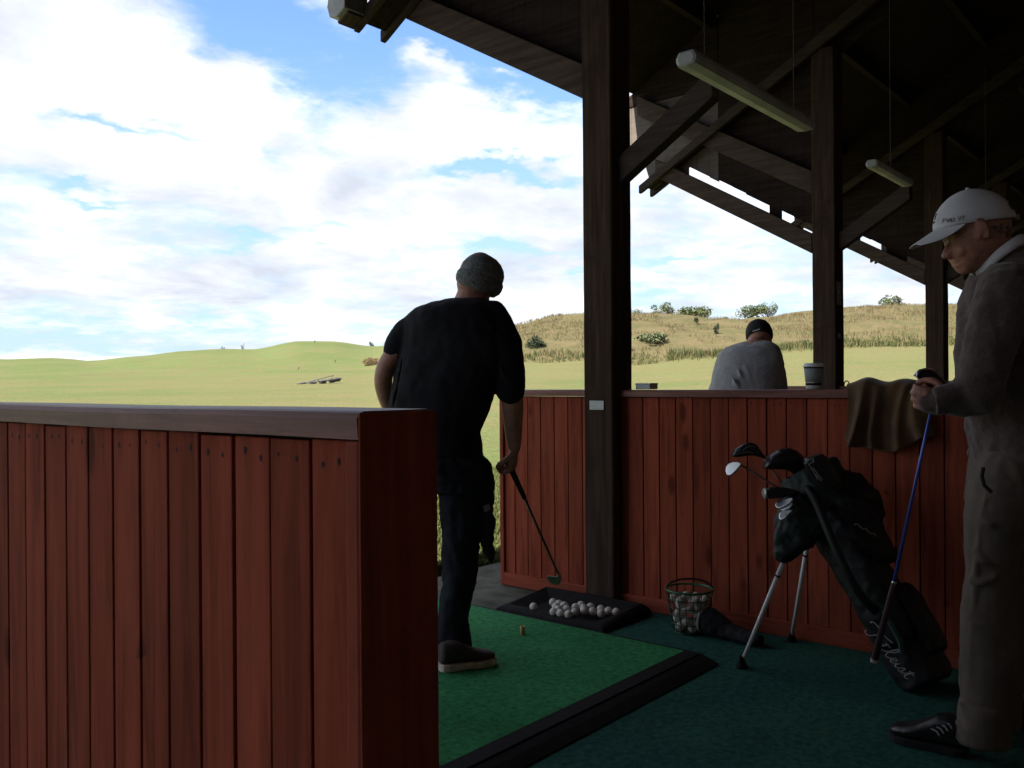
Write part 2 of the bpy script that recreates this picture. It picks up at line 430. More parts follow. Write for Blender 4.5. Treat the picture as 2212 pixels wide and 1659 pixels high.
# ------------------------------------------------------------------ partitions
def partition(x0, y0, y1, label, bm, pitch, off, gapf, near):
    x1 = x0 + .126; H = 1.165
    t = thing('partition_wall', label, 'partition', ((x0 + x1) / 2, (y0 + y1) / 2, 0), 'red stained partitions between the bays')
    b = MB(); rnd = random.Random(3 if near else 5)
    y = off; xs = x0 + .013
    ylim = y1 - .03
    while y < ylim - .02:
        gp = gapf(rnd); ye = min(y + pitch - gp, ylim)
        d = rnd.uniform(-.0012, .0012); zt = H - .038 - rnd.uniform(.001, .005)
        b.box((xs + d, y, .06), (xs + .019 + d, ye, zt))
        b.box((x1 - .032 + d, y, .06), (x1 - .013 + d, ye, zt))
        for k in (.3, .72):                                      # two rusty nails at the head of each board
            yy = y + (ye - y) * (k + rnd.uniform(-.08, .08)); zn = H - .038 - rnd.uniform(.022, .036)
            r = rnd.uniform(.0022, .0042)
            b.add([(xs + d - .0012, yy + r * math.cos(a * 1.047) * .8, zn + r * math.sin(a * 1.047) * (1 if math.sin(a*1.047) > 0 else 2.2)) for a in range(6)], [(0,1,2,3,4,5)], 1)
        y += pitch
    b.build('boarding', [bm, M['nail']], t, bevel=.002)
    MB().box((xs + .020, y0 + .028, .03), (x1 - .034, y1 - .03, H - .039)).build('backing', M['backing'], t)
    nn = 10; rr = []
    ra = MB(); prof = [(x0 - .006, H - .037), (x0 - .008, H - .010), (x0 - .003, H - .002), (x0 + .006, H), (x1 - .006, H), (x1 + .003, H - .002), (x1 + .008, H - .010), (x1 + .006, H - .037)]
    ny = 40
    for i in range(ny + 1):
        yy = y0 + .001 + (y1 - y0 - .001) * i / ny; wv = .0012 * math.sin(yy * 2.3) + .0006 * math.sin(yy * 7)
        rr.append([Vector((px_, yy, pz_ + wv)) for px_, pz_ in prof])
    ra.rings(rr).build('top_rail', M['rail'], t)
    e = MB(); 
    e.box((x0 - .0065, y0 + .0005, 0), (x1 + .0065, y0 + .027, H - .0378)); e.box((x0 - .003, y1 - .028, 0), (x1 + .003, y1, H - .0385))
    e.build('end_board', M['endcap'], t, bevel=.004)
    MB().box((x0 - .0068, y0 - .004, 0), (x1 + .0068, y0, H - .0015)).build('end_face', M['endcap'], t, bevel=.0015)
    MB().box((x0 - .006, y0 + .029, .0), (xs - .0015, y1 - .03, .075)).box((x1 - .0115, y0 + .029, .0), (x1 + .006, y1 - .03, .075)).build('base_trim', M['trim'], t, bevel=.004)
    return t
partition(.747, .886, 3.48, 'nearest red boarded partition with a pale weathered top rail', M['boards0'], .098, .916, lambda r: r.choice((.004, .005, .006, .009)), True)
partition(4.0, .886, 3.48, 'red boarded partition behind the golf bag, with coat and paper cup on it', M['boards1'], .0985, .914, lambda r: r.uniform(.004, .007), False)
partition(7.25, .886, 3.48, 'far red partition beyond the man in grey, only its top showing', M['boards1'], .0985, .914, lambda r: r.uniform(.004, .007), False)
partition(10.5, .886, 3.48, 'farthest red partition beside the third post, mostly hidden', M['boards1'], .0985, .914, lambda r: r.uniform(.004, .007), False)

# ------------------------------------------------------------------ the shelter
sh = thing('shelter', 'dark timber driving range shelter with posts, sloping struts and stepped roof', 'shelter', (5, 1, 0))
RA = lambda y: 3.455 + .57 * (4.40 - y)       # underside of the rafters, high roof
RB = lambda y: 2.985 + .55 * (4.45 - y)       # underside of the rafters, low roof
for X in (-2.57, .68, 3.93, 7.18, 10.43, 13.68, 16.93, 20.18):
    hi = RA(2.72) if X < 7 else RB(2.72)
    b = MB(); rr = []
    for i in range(31):
        z = hi * i / 30; j = lambda s: .0025 * mnoise.noise(Vector((X + s, z * 3, 0)))
        x0, x1, y0, y1 = X + j(1), X + .195 + j(2), 2.62 + j(3), 2.81 + j(4); c = .008
        rr.append([Vector(p) for p in ((x0+c,y0,z),(x1-c,y0,z),(x1,y0+c,z),(x1,y1-c,z),(x1-c,y1,z),(x0+c,y1,z),(x0,y1-c,z),(x0,y0+c,z))])
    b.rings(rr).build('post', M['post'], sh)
def sl(y0, y1, f, th):
    return [(y0, f(y0)), (y1, f(y1)), (y1, f(y1) + th), (y0, f(y0) + th)]
RC = lambda y: RA(y) + .5                        # the roof skin rides half a metre above the trusses
SKIN = lambda X: RC if X < 7.25 else RA
for X, lev in ((-2.57, 0), (.68, 0), (3.93, 0), (7.18, 0), (7.18, 1), (10.43, 1), (13.68, 1), (16.93, 1), (20.18, 1)):
    R = RB if lev else RA; tip = 4.45 if lev else 4.40
    h0 = 2.262 if lev else 2.757
    f = lambda y: h0 + .585 * (y - 2.81)
    top = (X == 7.18 and not lev)
    yj = 4.5 if top else 4.30 if lev else 4.22
    MB().plate(sl(2.812, yj, f, .165 if lev else .19), X + (.0 if lev else .012), X + (.085 if lev else .11)).build('strut', M['strut'], sh, bevel=.006)
    if top: continue
    for xa in ((X - .22, X + .002) if not lev else (X + .0, X + .20)):
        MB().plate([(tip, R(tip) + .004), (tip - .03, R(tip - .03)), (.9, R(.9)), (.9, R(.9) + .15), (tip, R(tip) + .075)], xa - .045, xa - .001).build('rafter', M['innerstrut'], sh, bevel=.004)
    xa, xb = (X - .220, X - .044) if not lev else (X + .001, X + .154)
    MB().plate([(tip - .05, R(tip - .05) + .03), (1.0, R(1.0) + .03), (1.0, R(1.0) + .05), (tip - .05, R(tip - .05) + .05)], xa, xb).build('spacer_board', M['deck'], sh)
    # boarding between the truss and the roof skin, its bottom edge ragged
    fT = lambda y: f(y) + (.165 if lev else .19); S = SKIN(X) if X != 7.18 else RC
    rnd = random.Random(11 + int(X)); b = MB(); y = 2.83; xi = X + .115; yb = 4.66 if X == 7.18 else 4.20
    while y < yb - .02:
        wd = rnd.uniform(.07, .15); ye = min(yb, y + wd)
        gap = (.070 + rnd.uniform(-.014, .008)) if lev else -.03
        if (3.02 < y < 3.20) or (X > 8 and y > 3.5): gap = -.03
        lo = (lambda q: fT(q) + gap) if y < 4.0 else (lambda q: 3.40 if q > 4.42 else R(q) + .03 if q > 4.3 else fT(q) - .02)
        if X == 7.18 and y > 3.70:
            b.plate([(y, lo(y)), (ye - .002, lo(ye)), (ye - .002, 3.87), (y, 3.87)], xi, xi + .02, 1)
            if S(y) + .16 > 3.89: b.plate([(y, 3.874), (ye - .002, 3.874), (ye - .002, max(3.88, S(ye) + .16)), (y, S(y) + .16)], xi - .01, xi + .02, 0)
        else: b.plate([(y, lo(y)), (ye - .002, lo(ye)), (ye - .002, S(ye) + .16), (y, S(y) + .16)], xi, xi + .02, 0)
        y = ye
    b.plate([(2.825, R(2.825) - .1), (2.825, S(2.825) + .16), (.8, S(.8) + .16), (-3.0, S(.8) - 1.4), (-3.0, R(.8) - 1.5), (.8, R(.8) - .1)], xi, xi + .02)
    b.build('truss_boarding', [M['deck'], M['litboard']], sh)  # one boarding: sky-lit front and shaded rest set by colour
for X in (-2.57, .68, 3.93, 7.18, 10.43, 13.68):
    f = lambda y: 2.272 + .62 * (2.615 - y)
    MB().plate(sl(2.617, 2.058, f, .145), X + .06, X + .14).build('inner_strut', M['innerstrut'], sh, bevel=.006)
# roof skins (front slope, back slope), closed ends and back wall keep the bays dark
def roof(x0, x1, R, tip):
    b = MB()
    b.plate([(tip + .05, R(tip + .05) + .155), (.8, R(.8) + .155), (-3.1, R(.8) - 1.4), (-3.1, R(.8) - 1.34), (.8, R(.8) + .20), (tip + .05, R(tip + .05) + .185)], x0, x1)
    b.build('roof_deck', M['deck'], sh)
    for yy in (3.75, 3.0, 2.2, 1.4):
        MB().box((x0 + .05, yy - .03, R(yy) + .055), (x1 - .05, yy + .03, R(yy) + .15)).build('purlin', M['deck'], sh)
    # ragged lower edge of the corrugated covering
    rnd = random.Random(int(x0) + 40); bb = MB(); x = x0
    while x < x1:
        wdt = rnd.uniform(.10, .22); dy = rnd.uniform(0, .03)
        bb.box((x, tip - .02, R(tip) + .168), (min(x1, x + wdt - .004), tip + .06 + dy, R(tip + .06) + .205 + rnd.uniform(0, .01))); x += wdt
    bb.build('eave_sheet', M['tile'], sh)
roof(-12, 7.29, RC, 4.55)
roof(7.32, 30, RA, 4.45)
MB().box((-12, -3.1, 0), (30, -3.0, 4.9)).build('back_wall', mat('back_boards', (.36, .23, .18), .8), sh)
for xe in (-12, 29.8): MB().plate([(-3.0, 0), (2.7, 0), (2.7, 4.2), (.8, 5.0), (-3.0, 3.9)], xe, xe + .1).build('end_wall', M['deck'], sh)
# weathered grey caps beside the rafter feet
for Xc, R, tip in ((3.70, RA, 4.40), (.45, RA, 4.40), (-2.8, RA, 4.40)):
    h = R(tip); b = MB()
    b.plate([(tip - .10, h + .085), (tip - .02, h + .045), (tip + .05, h + .06), (tip + .075, h + .13), (tip + .05, h + .24), (tip - .10, h + .30)], Xc - .19, Xc - .003)
    b.build('rafter_cap', M['gutter'], sh, bevel=.006)
    b = MB(); b.plate([(tip - .09, h + .065), (tip + .01, h + .022), (tip + .02, h + .04), (tip - .09, h + .082)], Xc - .15, Xc - .004).build('cap_packer', M['strut'], sh)

# ------------------------------------------------------------------ lights hung under the roof
def fixture(x0, L, label, y=1.95, z=2.627, s0=.80):
    t = thing('fluorescent_light', label, 'light fitting', (x0 + L / 2, y, z), 'light fittings along the bays')
    pr = [(a * s0, c * s0) for a, c in ((-.055, .0), (-.066, .024), (-.066, .046), (-.045, .078), (.045, .078), (.066, .046), (.066, .024), (.055, .0), (.0, -.008))]
    mk = lambda s, xx: [Vector((xx, y + a * s, z + .024 + (c - .024) * s)) for a, c in pr]
    MB().rings([mk(.9, x0 + .05), mk(1, x0 + .055), mk(1, x0 + L - .055), mk(.9, x0 + L - .05)]).build('diffuser', mat('weathered_diffuser', (.44, .45, .40), .5, var=(4, .3)), t)
    for xx, d in ((x0, -1), (x0 + L, 1)):
        MB().rings([mk(.72, xx), mk(.95, xx - d * .006), mk(1.04, xx - d * .022), mk(1.04, xx - d * .075), mk(.95, xx - d * .076)]).build('end_cap', mat('grey_cap', (.40, .40, .40), .5), t, smooth=False)
    for xx in ((x0 + .18, x0 + L - .18) if s0 > .7 and x0 < 5 else (x0 + L / 2,)):
        MB().tube([(xx + .002 * (-1) ** k, y, z + .065 + k * .03) for k in range(50)], .0022, 5).build('chain', mat('dull_chain', (.09, .09, .085), .7, .2), t)
fixture(3.526, 1.39, 'long weathered strip light hanging on a chain right of the main post')
fixture(6.02, .80, 'second strip light, seen dimly beyond the second post', s0=.62)
fixture(8.56, 1.39, 'farthest strip light, a small pale spot above the white cap')

# ------------------------------------------------------------------ people
M['skin'] = mat('skin', (.46, .23, .165), .55, var=(30, .18), bump=(180, .15, .002))
M['skin_red'] = mat('ruddy_skin', (.36, .155, .105), .55, var=(38, .32), bump=(160, .3, .003))
M['tee_shirt'] = mat('black_cotton', (.014, .014, .017), .9, spec=.1, sheen=.05, var=(7, .25), bump=(400, .25, .002))
M['jeans'] = mat('dark_denim', (.018, .021, .030), .88, spec=.2, var=(9, .4), bump=(300, .3, .002))
def knit_build(a, b, sc):
    def f(q, pos, c, bs):
        n1 = q.noise(pos, sc, 3, .75); n2 = q.noise(pos, sc * .3, 3, .6)
        return q.ramp(q.m('ADD', q.m('MULTIPLY', n1, .7), q.m('MULTIPLY', n2, .3)), [(.36, a), (.64, b)])
    return f
M['beanie'] = mat('grey_marled_wool', (.1, .1, .1), .95, spec=.1, build=knit_build((.09, .097, .098), (.32, .335, .33), 110), bump=(170, .9, .006))
M['grey_knit'] = mat('grey_sweatshirt', (.2, .2, .2), .95, spec=.1, sheen=.2, build=knit_build((.28, .28, .285), (.38, .38, .385), 60), bump=(260, .3, .003))
M['brown_knit'] = mat('brown_lambswool', (.1, .08, .07), .95, spec=.1, sheen=.3, build=knit_build((.075, .050, .045), (.120, .084, .075), 120), bump=(220, .5, .004))
M['slacks'] = mat('khaki_slacks', (.135, .108, .090), .9, spec=.15, var=(8, .2), bump=(300, .25, .002))
M['white_cotton'] = mat('white_cotton', (.62, .61, .63), .9, spec=.15, var=(14, .08), bump=(300, .3, .002))
M['black_leather'] = mat('black_leather', (.018, .016, .016), .32, var=(30, .4), bump=(60, .3, .003))
M['canvas'] = mat('dark_canvas', (.06, .048, .046), .85, var=(40, .3))
M['sole'] = mat('worn_sole', (.62, .53, .46), .8, var=(25, .35))
M['dark'] = mat('dark_fabric', (.012, .012, .014), .9, var=(12, .3))
M['hair'] = mat('grey_brown_hair', (.13, .085, .066), .85, var=(110, .45), bump=(200, .6, .004))
M['beard'] = mat('sandy_beard', (.20, .12, .075), .9, var=(120, .5), bump=(260, .8, .006))

def rot2(d):      # unit vectors for a body facing d (forward, its right)
    f = d.normalized(); return f, Vector((f.y, -f.x, 0))
def limb(b, pts, rs, n=14):
    return b.tube(pts, rs, n)
def smooth_pts(pts, rs, k=4):
    """Catmull-Rom resampling so limbs bend softly"""
    pts = [Vector(p) for p in pts]; o, r = [], []
    for i in range(len(pts) - 1):
        p0, p1, p2, p3 = pts[max(0, i-1)], pts[i], pts[i+1], pts[min(len(pts)-1, i+2)]
        for j in range(k):
            t = j / k
            o.append(.5 * ((2*p1) + (p2-p0)*t + (2*p0-5*p1+4*p2-p3)*t*t + (3*p1-p0-3*p2+p3)*t**3)); r.append(rs[i] + (rs[i+1]-rs[i]) * t)
    return o + [pts[-1]], r + [rs[-1]]
def slimb(b, pts, rs, n=14, k=4):
    p, r = smooth_pts(pts, rs, k); b.tube(p, r, n); b.ell(p[0], (r[0],0,0), (0,r[0],0), (0,0,r[0]), 10, 7); b.ell(p[-1], (r[-1],0,0), (0,r[-1],0), (0,0,r[-1]), 10, 7)
def hand(b, wrist, palm_dir, normal, curl, ln=.185, side=1, grip=None):
    """palm and five bent fingers; palm_dir wrist->knuckles, normal out of the palm, side +1/-1 places the thumb.
    curl: three bend angles; fingers close round towards the palm side"""
    d = palm_dir.normalized(); nrm = (normal - d * normal.dot(d)).normalized(); s = d.cross(nrm) * side
    pl = ln * .50
    b.loft([(wrist, s * .024, nrm * .018), (wrist + d * pl * .35, s * .036, nrm * .018), (wrist + d * pl * .8, s * .041, nrm * .016), (wrist + d * pl * 1.03, s * .038, nrm * .013)], 14)
    for i, (o, fl, r) in enumerate(((.030, .43, .0088), (.010, .48, .0092), (-.0105, .45, .0088), (-.030, .36, .0078))):
        p = wrist + d * (pl * (1.0 - .03 * abs(i - 1.2))) + s * o; dirv = d.copy(); L = ln * fl; pts = [p - d * .018, p]; a = 0
        for seg, cu in zip((.42, .33, .25), curl):
            a += cu + .06 * (i - 1); dirv = d * math.cos(a) + nrm * math.sin(a); p = p + dirv * L * seg; pts.append(p)
        slimb(b, pts, [r * 1.12, r * 1.1, r * 1.02, r * .96, r * .82], 10, 3)
    p = wrist + d * pl * .25 + s * .030; t1 = (d * .62 + s * .62 + nrm * .48).normalized(); t2 = (d * .72 + s * .05 + nrm * .75).normalized(); t3 = (d * .70 - s * .45 + nrm * .55).normalized()
    slimb(b, [p - t1 * .014, p + t1 * .036, p + t1 * .036 + t2 * .030, p + t1 * .036 + t2 * .030 + t3 * .026], [.0135, .0125, .0108, .0088], 10, 3)
def shoe(name, heel, toe, wid, mu, ms, parent, hgt=.085, solet=.022, sole_lip=.004):
    """shoe on the ground from heel to toe"""
    ax = Vector(toe) - Vector(heel); L = ax.length; ax.normalize(); sd = Vector((ax.y, -ax.x, 0)); h = Vector(heel)
    secs = ((0, .55, .80), (.04, .78, 1.0), (.18, .86, 1.05), (.34, .82, .98), (.46, .86, .80), (.60, .98, .58), (.74, 1.0, .45), (.88, .86, .36), (.96, .6, .28), (1.0, .25, .18))
    up = MB().loft([(h + ax * L * t + UP * (solet + hgt * z * .5), sd * wid * .5 * wf, UP * (hgt * z * .5)) for t, wf, z in secs], 16, p=2.4)
    u = up.build(name, mu, parent, rm=.006, sm=5)
    rr = []
    outl = [(0, .40), (.03, .66), (.12, .82), (.3, .80), (.46, .84), (.6, .98), (.74, 1.02), (.88, .88), (.96, .62), (1.0, .3)]
    ring = [(t, wf) for t, wf in outl] + [(t, -wf) for t, wf in reversed(outl)]
    def pt(t, wf, z): return h + ax * (t * (L + .006) - .003) + sd * (wid * .5 * wf * 1.05) + UP * z
    MB().rings([[pt(t, wf * .97, .001) for t, wf in ring], [pt(t, wf, .004) for t, wf in ring], [pt(t, wf, solet) for t, wf in ring], [pt(t, wf * .95, solet + sole_lip) for t, wf in ring]]).build('sole', ms, u, bevel=.002)
    return u
def profile_head(b, outline, c, side, S, power=.55, n=11, shrink=1.0):
    """outline: points (forward, up) round the head in side view, swept sideways so the head is rounded"""
    rr = []
    for i in range(n):
        u = -1 + 2 * i / (n - 1); k = max(.06, (1 - abs(u) ** 2.2)) ** power
        rr.append([c + side * (S * u) + p * k for p in outline])
    b.rings(rr)

# ---- the golfer with the beanie
def golfer():
    D = 3.76
    f, r = rot2(FW * math.cos(rad(30)) + RT * math.sin(rad(30)))
    cs, sn = math.cos(rad(30)), math.sin(rad(30))
    t = thing('person', 'man in black T-shirt and grey beanie on the green mat, holding an iron down', 'person', at_h(985, 1440))
    def ring(y, xl, xr, bd, z=D, grow=0.0):
        hw = (xr - xl) / 2 / FPX * z; a = math.sqrt(max(1e-4, hw * hw - (bd * sn) ** 2)) / cs
        return (P((xl + xr) / 2, y, z), r * (a + grow), f * (bd + grow))
    T = [(646, 962, 1046, .075), (652, 930, 1052, .095), (662, 896, 1062, .112), (678, 874, 1074, .124), (704, 862, 1088, .132), (745, 862, 1100, .14), (795, 847, 1096, .14), (842, 838, 1070, .138), (885, 833, 1060, .138), (930, 845, 1038, .138), (966, 850, 1042, .142)]
    # continuous body
    b = MB()
    b.loft([ring(*x, grow=-.012) for x in T] + [ring(1000, 868, 1040, .125)])
    hc = P(1030, 600, D + .02)
    up = (P(1041, 556, D) - P(1012, 640, D)).normalized(); hr = (r - up * r.dot(up)).normalized(); hf = up.cross(hr)
    hf = hf if hf.dot(f) > 0 else -hf
    b.ell(hc, hr * .077, hf * .096, up * .112, 18, 12)
    b.ell(hc - up * .055 + hf * .035, hr * .060, hf * .066, up * .085, 14, 10)           # jaw
    b.ell(hc - up * .035 + hf * .100, hr * .014, hf * .020, up * .026, 8, 6)              # nose
    for s in (-1, 1):
        b.ell(hc + hr * (.079 * s) - up * .036 + hf * .012, hr * .009, hf * .019, up * .033, 10, 7)    # ears
        b.ell(hc + hr * (.030 * s) + hf * .088 - up * .002, hr * .013, hf * .010, up * .008, 8, 6)
    slimb(b, [P(1008, 668, D), P(1016, 640, D + .005), P(1026, 612, D + .01)], [.068, .060, .058])
    # right arm hanging, hand round the grip
    zr = D - .12
    sh_, elb, wr = P(1078, 712, D - .08), P(1104, 838, D - .10), P(1111, 968, D - .03)
    slimb(b, [sh_, P(1094, 778, D - .11), elb, P(1107, 880, D - .085), P(1109, 930, D - .05), wr], [.062, .054, .046, .047, .038, .027])
    gd = (P(1104, 1032, D - .0) - wr)
    hand(b, wr, gd, -RT * .9 + FW * .35, (.95, 1.15, .8), .185, side=-1)
    # left arm, bent, hand on the hip in front
    slimb(b, [P(912, 712, D + .07), P(851, 766, D + .10), P(828, 818, D + .12), P(842, 878, D + .22), P(872, 910, D + .27)], [.045, .044, .041, .036, .026])
    hand(b, P(872, 910, D + .27), RT * .8 - UP * .5 + FW * .1, -FW, (.5, .6, .5), .18, side=1)
    # legs
    hipR, hipL = P(995, 985, D), P(905, 985, D + .05)
    slimb(b, [P(992, 1030, D), P(997, 1100, D - .0), P(995, 1180, D), P(992, 1240, D - .03), P(980, 1330, D - .03), P(975, 1420, D - .05)], [.075, .078, .062, .055, .048, .042])
    slimb(b, [P(903, 1030, D + .05), P(890, 1100, D + .1), P(880, 1190, D + .14), P(876, 1240, D + .15), P(872, 1330, D + .14), P(868, 1400, D + .12)], [.075, .082, .062, .055, .048, .042])
    b.build('body', M['skin'], t, rm=.0055, sm=4)
    # beanie along the tilted head axis
    bc = P(1030, 625, D + .012); k = D / FPX
    prof = ((-4, 41), (0, 44), (5, 49), (14, 51.5), (24, 51.5), (29, 49), (31, 47.5), (34, 48), (45, 47), (56, 42), (66, 33), (74, 20), (78, 4))
    bn = MB().loft([(bc + up * (a * k), hr * (h * k * .98), hf * (h * k * 1.10)) for a, h in prof], 28)
    bn.build('beanie', M['beanie'], t, smooth=True)
    # short beard along the jaw
    bd = MB()
    bd.ell(hc - up * .092 + hf * .045, hr * .066, hf * .062, up * .05, 16, 10)
    bd.build('beard', M['beard'], t, rm=.006, sm=2, disp=[(.012, .010, 1)])
    # T-shirt
    b = MB(); b.loft([ring(*x) for x in T] + [ring(980, 852, 1042, .140), ring(988, 854, 1040, .138)], 24)
    b.rings([]) if False else None
    slimb(b, [P(1062, 690, D - .05), P(1090, 745, D - .09), P(1099, 800, D - .105), P(1104, 842, D - .105)], [.080, .074, .067, .064], 18)
    slimb(b, [P(915, 700, D + .06), P(874, 724, D + .09), P(850, 757, D + .10)], [.070, .063, .052], 18)
    for pts, w_ in (([(868, 770), (862, 810), (854, 850), (846, 884)], .010), ([(1066, 700), (1048, 740), (1040, 790)], .012), ([(1060, 850), (1030, 880), (990, 905)], .012), ([(1052, 900), (1015, 922), (960, 938)], .012), ([(1080, 790), (1092, 812), (1108, 818)], .010)):
        slimb(b, [P(x, y, D - .142 + abs(x - 960) * .00045 - (.09 if x > 1062 else 0)) for x, y in pts], [w_ * .5] + [w_] * (len(pts) - 2) + [w_ * .6], 8)
    b.build('shirt', M['tee_shirt'], t, rm=.008, sm=6, disp=[(.10, .016, 1), (.028, .004, 2)])
    nk = [P(1007 + 40 * math.cos(a), 653 - 9 * math.cos(a + .3) * 0 + 4 * math.sin(a) + (1007 - (1007 + 40 * math.cos(a))) * -.10, D + .07 * math.sin(a)) for a in [6.283 * i / 24 for i in range(24)]]
    # trousers
    b = MB(); b.loft([ring(935, 856, 1036, .125), ring(960, 860, 1041, .13), ring(990, 866, 1046, .136), ring(1030, 868, 1050, .138), ring(1060, 872, 1048, .125)], 20)
    slimb(b, [P(995, 1010, D), P(998, 1060, D), P(999, 1110, D), P(998, 1150, D), P(994, 1200, D), P(993, 1240, D - .02), P(984, 1300, D - .03), P(977, 1345, D - .03), P(980, 1378, D - .035), P(978, 1412, D - .04), P(976, 1430, D - .04)], [.100, .101, .098, .086, .078, .074, .069, .066, .076, .068, .060], 18)
    slimb(b, [P(902, 1010, D + .04), P(892, 1100, D + .1), P(884, 1190, D + .14), P(878, 1300, D + .14), P(872, 1385, D + .12)], [.104, .100, .082, .068, .066], 18)
    b.build('trousers', M['jeans'], t, rm=.008, sm=5, disp=[(.06, .022, 1), (.02, .006, 2)])
    # cloth hanging from the back pocket, with a pale care label
    tw = MB()
    tw.loft([(P(x, y, D - .03), RT * (w_ / FPX * D), FW * d_) for x, y, w_, d_ in ((1040, 985, 8, .02), (1046, 1010, 16, .03), (1052, 1045, 19, .035), (1050, 1080, 17, .03), (1051, 1120, 17, .03), (1053, 1160, 15, .026), (1055, 1190, 12, .02), (1061, 1212, 6, .012), (1065, 1221, 2, .005))], 14)
    tw = tw.build('hanging_cloth', M['dark'], t, rm=.006, sm=4, disp=[(.04, .022, 1)])
    q = [P(1043, 1094, D - .075), P(1056, 1088, D - .078), P(1060, 1100, D - .078), P(1047, 1107, D - .075)]
    MB().rings([q, [p - FW * .002 for p in q]]).build('care_label', mat('pale_label', (.16, .15, .15), .8), tw)
    q = [P(985, 990, D - .152), P(1024, 998, D - .13), P(1020, 1012, D - .13), P(992, 1006, D - .152)]
    MB().rings([q, [p - FW * .002 for p in q]]).build('pocket_patch', mat('faded_patch', (.035, .034, .036), .9), t)
    shoe('shoe', at_h(950, 1449, .0285), at_h(1068, 1431, .0285), .105, M['canvas'], M['sole'], t, hgt=.088, solet=.026)
    shoe('shoe', at_h(850, 1410, .0285), at_h(930, 1375, .0285), .105, M['canvas'], M['sole'], t, hgt=.088, solet=.026)
    # iron held in the right hand
    c = thing('golf_club', 'iron pointing down from the hand of the man in the beanie', 'golf club', P(1206, 1245, D + .12))
    g0, g1, s1 = P(1094, 992, D - .02), P(1134, 1078, D + .015), P(1206, 1240, D + .10)
    dd = (g1 - g0).normalized()
    MB().tube([g0, g0 + dd * .008, g1 - dd * .01, g1], [.0135, .0145, .0105, .0085], 12).build('grip', M['dark'], c, smooth=True)
    MB().tube([g1, (g1 + s1) / 2, s1], [.0062, .0055, .0045], 10).build('shaft', mat('dark_steel_shaft', (.10, .10, .10), .35, .8), c, smooth=True)
    hz = D + .10
    face = [P(1207, 1236, hz), P(1213, 1247, hz), P(1209, 1262, hz + .006), P(1199, 1264.5, hz + .01), P(1187, 1259, hz + .012), P(1180.5, 1247, hz + .012), P(1182, 1243.5, hz + .008), P(1203, 1246, hz)]
    nrm = (FW * .8 - UP * .1 + RT * .2).normalized()
    MB().rings([face, [p + nrm * .014 for p in face]]).build('head', mat('satin_iron', (.36, .37, .36), .4, .45), c, bevel=.003)
M['steel'] = mat('worn_chrome', (.62, .62, .62), .28, 1.0, var=(30, .15))
golfer()

